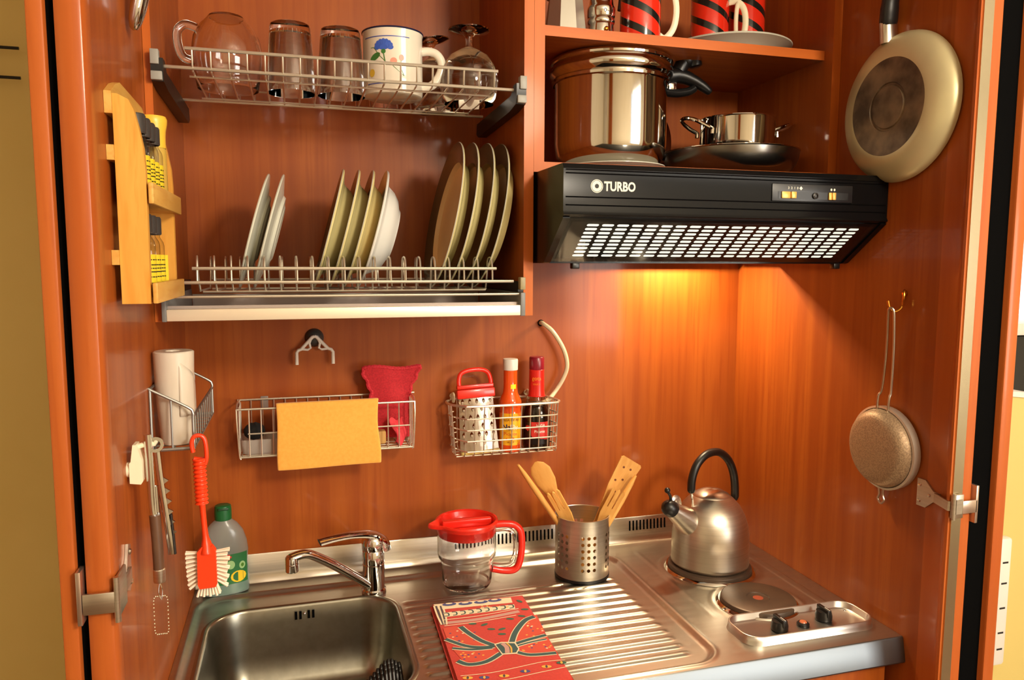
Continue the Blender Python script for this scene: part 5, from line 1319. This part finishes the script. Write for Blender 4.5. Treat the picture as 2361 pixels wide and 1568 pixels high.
rib(1, [(0.0078, 0.0947), (0.0769, 0.0922), (0.1467, 0.0827)], 0.0022, 0.0005)
rib(1, [(0.0013, 0.0089), (0.0016, 0.0519), (0.0037, 0.0889)], 0.0034, 0.0004)
rib(8, [(0.0053, 0.0107), (0.0056, 0.0527), (0.0067, 0.0887)], 0.0034, 0.0004)
rib(1, [(0.0094, 0.0115), (0.0096, 0.0535), (0.0087, 0.0896)], 0.0034, 0.0004)
rib(8, [(0.0134, 0.0123), (0.0126, 0.0544), (0.0107, 0.0895)], 0.0034, 0.0004)
rib(1, [(0.0174, 0.0131), (0.0167, 0.0552), (0.0127, 0.0904)], 0.0034, 0.0004)
dpoly(7, [(0.0041, 0.1028), (0.029, 0.0996), (0.042, 0.131), (0.0786, 0.1822), (0.0759, 0.1923), (0.0045, 0.1498)], 0.0003)
dpoly(7, [(0.0085, 0.1817), (0.0759, 0.1923), (0.0806, 0.2161), (0.055, 0.2324), (0.0187, 0.2242)], 0.0003)
dpoly(7, [(0.1849, 0.0878), (0.181, 0.158), (0.1146, 0.1834), (0.1295, 0.1456)], 0.0003)
dpoly(7, [(0.1179, 0.1912), (0.1794, 0.1731), (0.179, 0.2262), (0.1359, 0.2233), (0.1145, 0.2134)], 0.0003)
rib(1, [(0.0362, 0.1042), (0.0449, 0.1288), (0.062, 0.163), (0.0806, 0.1851)], 0.013, 0.0005)
rib(2, [(0.0362, 0.1042), (0.0449, 0.1288), (0.062, 0.163), (0.0806, 0.1851)], 0.0095, 0.0008)
rib(1, [(0.0023, 0.1439), (0.0313, 0.1745), (0.0567, 0.1863), (0.0807, 0.1881)], 0.0115, 0.0005)
rib(2, [(0.0023, 0.1439), (0.0313, 0.1745), (0.0567, 0.1863), (0.0807, 0.1881)], 0.008, 0.0008)
rib(1, [(0.0083, 0.1777), (0.0407, 0.1901), (0.0759, 0.1923)], 0.0095, 0.0005)
rib(2, [(0.0083, 0.1777), (0.0407, 0.1901), (0.0759, 0.1923)], 0.006, 0.0008)
rib(1, [(0.0097, 0.2216), (0.0261, 0.2368), (0.0561, 0.2343), (0.0865, 0.2128)], 0.012499999999999999, 0.0005)
rib(2, [(0.0097, 0.2216), (0.0261, 0.2368), (0.0561, 0.2343), (0.0865, 0.2128)], 0.009, 0.0008)
rib(1, [(0.1781, 0.0961), (0.1564, 0.1082), (0.1295, 0.1456), (0.1117, 0.1845)], 0.0135, 0.0005)
rib(2, [(0.1781, 0.0961), (0.1564, 0.1082), (0.1295, 0.1456), (0.1117, 0.1845)], 0.01, 0.0008)
rib(1, [(0.1158, 0.1883), (0.1425, 0.179), (0.1793, 0.1691)], 0.0115, 0.0005)
rib(2, [(0.1158, 0.1883), (0.1425, 0.179), (0.1793, 0.1691)], 0.008, 0.0008)
rib(1, [(0.117, 0.1962), (0.1458, 0.1878), (0.1757, 0.1833)], 0.0075, 0.0005)
rib(2, [(0.117, 0.1962), (0.1458, 0.1878), (0.1757, 0.1833)], 0.004, 0.0008)
rib(1, [(0.1126, 0.2145), (0.134, 0.2294), (0.1782, 0.2332)], 0.0115, 0.0005)
rib(2, [(0.1126, 0.2145), (0.134, 0.2294), (0.1782, 0.2332)], 0.008, 0.0008)
dpoly(1, [(0.0815, 0.181), (0.0954, 0.1763), (0.1196, 0.1821), (0.1204, 0.2071), (0.1118, 0.2215), (0.0867, 0.2188)], 0.001)
dpoly(2, [(0.0836, 0.1839), (0.0945, 0.1804), (0.1167, 0.1863), (0.1183, 0.2062), (0.1117, 0.2175), (0.0886, 0.2157)], 0.0012)
rib(4, [(0.0956, 0.1823), (0.1, 0.1971), (0.0966, 0.2163)], 0.008, 0.0014)
rib(5, [(0.1036, 0.1829), (0.1071, 0.1997), (0.1036, 0.2169)], 0.003, 0.0015)
tw.m = 6; ell(tw, PT(.0005), 0.06, 0.098, .0075, .0036, 0.2)
tw.m = 6; ell(tw, PT(.0005), 0.0803, 0.106, .0075, .0036, -0.4)
tw.m = 6; ell(tw, PT(.0005), 0.0889, 0.1256, .0075, .0036, 0.3)
tw.m = 6; ell(tw, PT(.0005), 0.108, 0.1297, .0075, .0036, -0.3)
tw.m = 6; ell(tw, PT(.0005), 0.1036, 0.1479, .0075, .0036, 0.2)
tw.m = 6; ell(tw, PT(.0005), 0.168, 0.0266, .0075, .0036, 1)
tw.m = 6; ell(tw, PT(.0005), 0.1691, 0.0626, .0075, .0036, 0.2)
tw.m = 6; ell(tw, PT(.0005), 0.1558, 0.0883, .0075, .0036, 0.4)
tw.m = 6; ell(tw, PT(.0005), 0.132, 0.0945, .0075, .0036, 0.3)
rib(1, [(0.006, 0.2678), (0.0541, 0.2694), (0.099, 0.2632), (0.1469, 0.2558), (0.186, 0.2578)], 0.0016, 0.0004)
rib(1, [(0.0067, 0.2888), (0.0669, 0.2948), (0.1298, 0.2866), (0.1856, 0.2789)], 0.0016, 0.0004)
tw.m = 5; ell(tw, PT(.0006), 0.0163, 0.2763, .0085, .0045, .2)
tw.m = 8; ell(tw, PT(.0008), 0.0163, 0.2763, .002, .0042, .2)
tw.m = 3; ell(tw, PT(.0006), 0.0425, 0.281, .0085, .0045, .2)
tw.m = 5; ell(tw, PT(.0008), 0.0425, 0.281, .002, .0042, .2)
tw.m = 5; ell(tw, PT(.0006), 0.0746, 0.2834, .0085, .0045, .2)
tw.m = 8; ell(tw, PT(.0008), 0.0746, 0.2834, .002, .0042, .2)
tw.m = 3; ell(tw, PT(.0006), 0.1115, 0.2776, .0085, .0045, .2)
tw.m = 5; ell(tw, PT(.0008), 0.1115, 0.2776, .002, .0042, .2)
tw.m = 5; ell(tw, PT(.0006), 0.1493, 0.2717, .0085, .0045, .2)
tw.m = 8; ell(tw, PT(.0008), 0.1493, 0.2717, .002, .0042, .2)
tw.m = 6; ell(tw, PT(.0006), 0.1772, 0.2653, .0085, .0045, .2)
tw.m = 5; ell(tw, PT(.0008), 0.1772, 0.2653, .002, .0042, .2)
tw.m = 1; ell(tw, PT(.0004), 0.0276, 0.1187, .0022, .0018, 0, 8)
tw.m = 5; ell(tw, PT(.0004), 0.0407, 0.121, .0022, .0018, 0, 8)
tw.m = 5; ell(tw, PT(.0004), 0.0298, 0.1576, .0022, .0018, 0, 8)
tw.m = 3; ell(tw, PT(.0004), 0.0232, 0.1379, .0022, .0018, 0, 8)
tw.m = 3; ell(tw, PT(.0004), 0.0508, 0.1575, .0022, .0018, 0, 8)
tw.m = 3; ell(tw, PT(.0004), 0.0197, 0.1551, .0022, .0018, 0, 8)
tw.m = 3; ell(tw, PT(.0004), 0.057, 0.1302, .0022, .0018, 0, 8)
tw.m = 3; ell(tw, PT(.0004), 0.0246, 0.1538, .0022, .0018, 0, 8)
tw.m = 1; ell(tw, PT(.0004), 0.0162, 0.1393, .0022, .0018, 0, 8)
tw.m = 1; ell(tw, PT(.0004), 0.0418, 0.126, .0022, .0018, 0, 8)
tw.m = 3; ell(tw, PT(.0004), 0.0237, 0.1569, .0022, .0018, 0, 8)
tw.m = 3; ell(tw, PT(.0004), 0.0137, 0.1244, .0022, .0018, 0, 8)
tw.m = 1; ell(tw, PT(.0004), 0.0574, 0.1442, .0022, .0018, 0, 8)
tw.m = 1; ell(tw, PT(.0004), 0.0359, 0.1293, .0022, .0018, 0, 8)
tw.m = 5; ell(tw, PT(.0004), 0.0261, 0.2038, .0022, .0018, 0, 8)
tw.m = 3; ell(tw, PT(.0004), 0.0212, 0.206, .0022, .0018, 0, 8)
tw.m = 3; ell(tw, PT(.0004), 0.0415, 0.216, .0022, .0018, 0, 8)
tw.m = 5; ell(tw, PT(.0004), 0.0234, 0.2119, .0022, .0018, 0, 8)
tw.m = 1; ell(tw, PT(.0004), 0.0382, 0.2042, .0022, .0018, 0, 8)
tw.m = 3; ell(tw, PT(.0004), 0.0312, 0.2055, .0022, .0018, 0, 8)
tw.m = 3; ell(tw, PT(.0004), 0.0493, 0.2066, .0022, .0018, 0, 8)
tw.m = 5; ell(tw, PT(.0004), 0.0239, 0.1969, .0022, .0018, 0, 8)
tw.m = 5; ell(tw, PT(.0004), 0.0304, 0.2116, .0022, .0018, 0, 8)
tw.m = 3; ell(tw, PT(.0004), 0.0216, 0.218, .0022, .0018, 0, 8)
tw.m = 5; ell(tw, PT(.0004), 0.0411, 0.201, .0022, .0018, 0, 8)
tw.m = 3; ell(tw, PT(.0004), 0.0579, 0.2272, .0022, .0018, 0, 8)
tw.m = 5; ell(tw, PT(.0004), 0.0191, 0.2011, .0022, .0018, 0, 8)
tw.m = 5; ell(tw, PT(.0004), 0.0554, 0.2123, .0022, .0018, 0, 8)
tw.m = 1; ell(tw, PT(.0004), 0.157, 0.1272, .0022, .0018, 0, 8)
tw.m = 5; ell(tw, PT(.0004), 0.1561, 0.1303, .0022, .0018, 0, 8)
tw.m = 5; ell(tw, PT(.0004), 0.1608, 0.119, .0022, .0018, 0, 8)
tw.m = 3; ell(tw, PT(.0004), 0.1603, 0.1371, .0022, .0018, 0, 8)
tw.m = 1; ell(tw, PT(.0004), 0.1778, 0.1522, .0022, .0018, 0, 8)
tw.m = 5; ell(tw, PT(.0004), 0.1786, 0.1451, .0022, .0018, 0, 8)
tw.m = 5; ell(tw, PT(.0004), 0.1518, 0.1195, .0022, .0018, 0, 8)
tw.m = 5; ell(tw, PT(.0004), 0.1572, 0.1672, .0022, .0018, 0, 8)
tw.m = 3; ell(tw, PT(.0004), 0.1607, 0.149, .0022, .0018, 0, 8)
tw.m = 3; ell(tw, PT(.0004), 0.1841, 0.1299, .0022, .0018, 0, 8)
tw.m = 5; ell(tw, PT(.0004), 0.1715, 0.1425, .0022, .0018, 0, 8)
tw.m = 1; ell(tw, PT(.0004), 0.1632, 0.1319, .0022, .0018, 0, 8)
tw.m = 1; ell(tw, PT(.0004), 0.1641, 0.1309, .0022, .0018, 0, 8)
tw.m = 5; ell(tw, PT(.0004), 0.146, 0.1608, .0022, .0018, 0, 8)
tw.m = 3; ell(tw, PT(.0004), 0.1549, 0.1904, .0022, .0018, 0, 8)
tw.m = 5; ell(tw, PT(.0004), 0.1392, 0.2021, .0022, .0018, 0, 8)
tw.m = 3; ell(tw, PT(.0004), 0.1491, 0.1966, .0022, .0018, 0, 8)
tw.m = 5; ell(tw, PT(.0004), 0.1255, 0.2118, .0022, .0018, 0, 8)
tw.m = 5; ell(tw, PT(.0004), 0.1764, 0.2073, .0022, .0018, 0, 8)
tw.m = 5; ell(tw, PT(.0004), 0.155, 0.1923, .0022, .0018, 0, 8)
tw.m = 5; ell(tw, PT(.0004), 0.1726, 0.2115, .0022, .0018, 0, 8)
tw.m = 3; ell(tw, PT(.0004), 0.1424, 0.207, .0022, .0018, 0, 8)
tw.m = 3; ell(tw, PT(.0004), 0.1665, 0.2088, .0022, .0018, 0, 8)
tw.m = 1; ell(tw, PT(.0004), 0.1442, 0.1999, .0022, .0018, 0, 8)
tw.m = 5; ell(tw, PT(.0004), 0.1265, 0.2128, .0022, .0018, 0, 8)
tw.m = 5; ell(tw, PT(.0004), 0.1255, 0.2108, .0022, .0018, 0, 8)
tw.m = 5; ell(tw, PT(.0004), 0.1662, 0.2008, .0022, .0018, 0, 8)
tw.m = 1; ell(tw, PT(.0004), 0.1676, 0.2137, .0022, .0018, 0, 8)
tw.m = 1; ell(tw, PT(.0004), 0.1195, 0.0451, .0022, .0018, 0, 8)
tw.m = 5; ell(tw, PT(.0004), 0.1021, 0.0309, .0022, .0018, 0, 8)
tw.m = 5; ell(tw, PT(.0004), 0.0883, 0.0396, .0022, .0018, 0, 8)
tw.m = 1; ell(tw, PT(.0004), 0.1094, 0.0426, .0022, .0018, 0, 8)
tw.m = 5; ell(tw, PT(.0004), 0.1366, 0.0462, .0022, .0018, 0, 8)
tw.m = 1; ell(tw, PT(.0004), 0.0973, 0.0382, .0022, .0018, 0, 8)
tw.m = 5; ell(tw, PT(.0004), 0.1395, 0.0451, .0022, .0018, 0, 8)
tw.m = 1; ell(tw, PT(.0004), 0.0902, 0.0365, .0022, .0018, 0, 8)
tw.m = 5; ell(tw, PT(.0004), 0.1203, 0.039, .0022, .0018, 0, 8)
tw.m = 5; ell(tw, PT(.0004), 0.092, 0.0304, .0022, .0018, 0, 8)
tw.m = 5; ell(tw, PT(.0004), 0.1052, 0.0368, .0022, .0018, 0, 8)
tw.m = 1; ell(tw, PT(.0004), 0.0932, 0.0364, .0022, .0018, 0, 8)
tw.m = 1; ell(tw, PT(.0004), 0.0984, 0.0431, .0022, .0018, 0, 8)
tw.m = 1; ell(tw, PT(.0004), 0.1012, 0.037, .0022, .0018, 0, 8)
tw.build('cloth', TM, t, recalc=False)
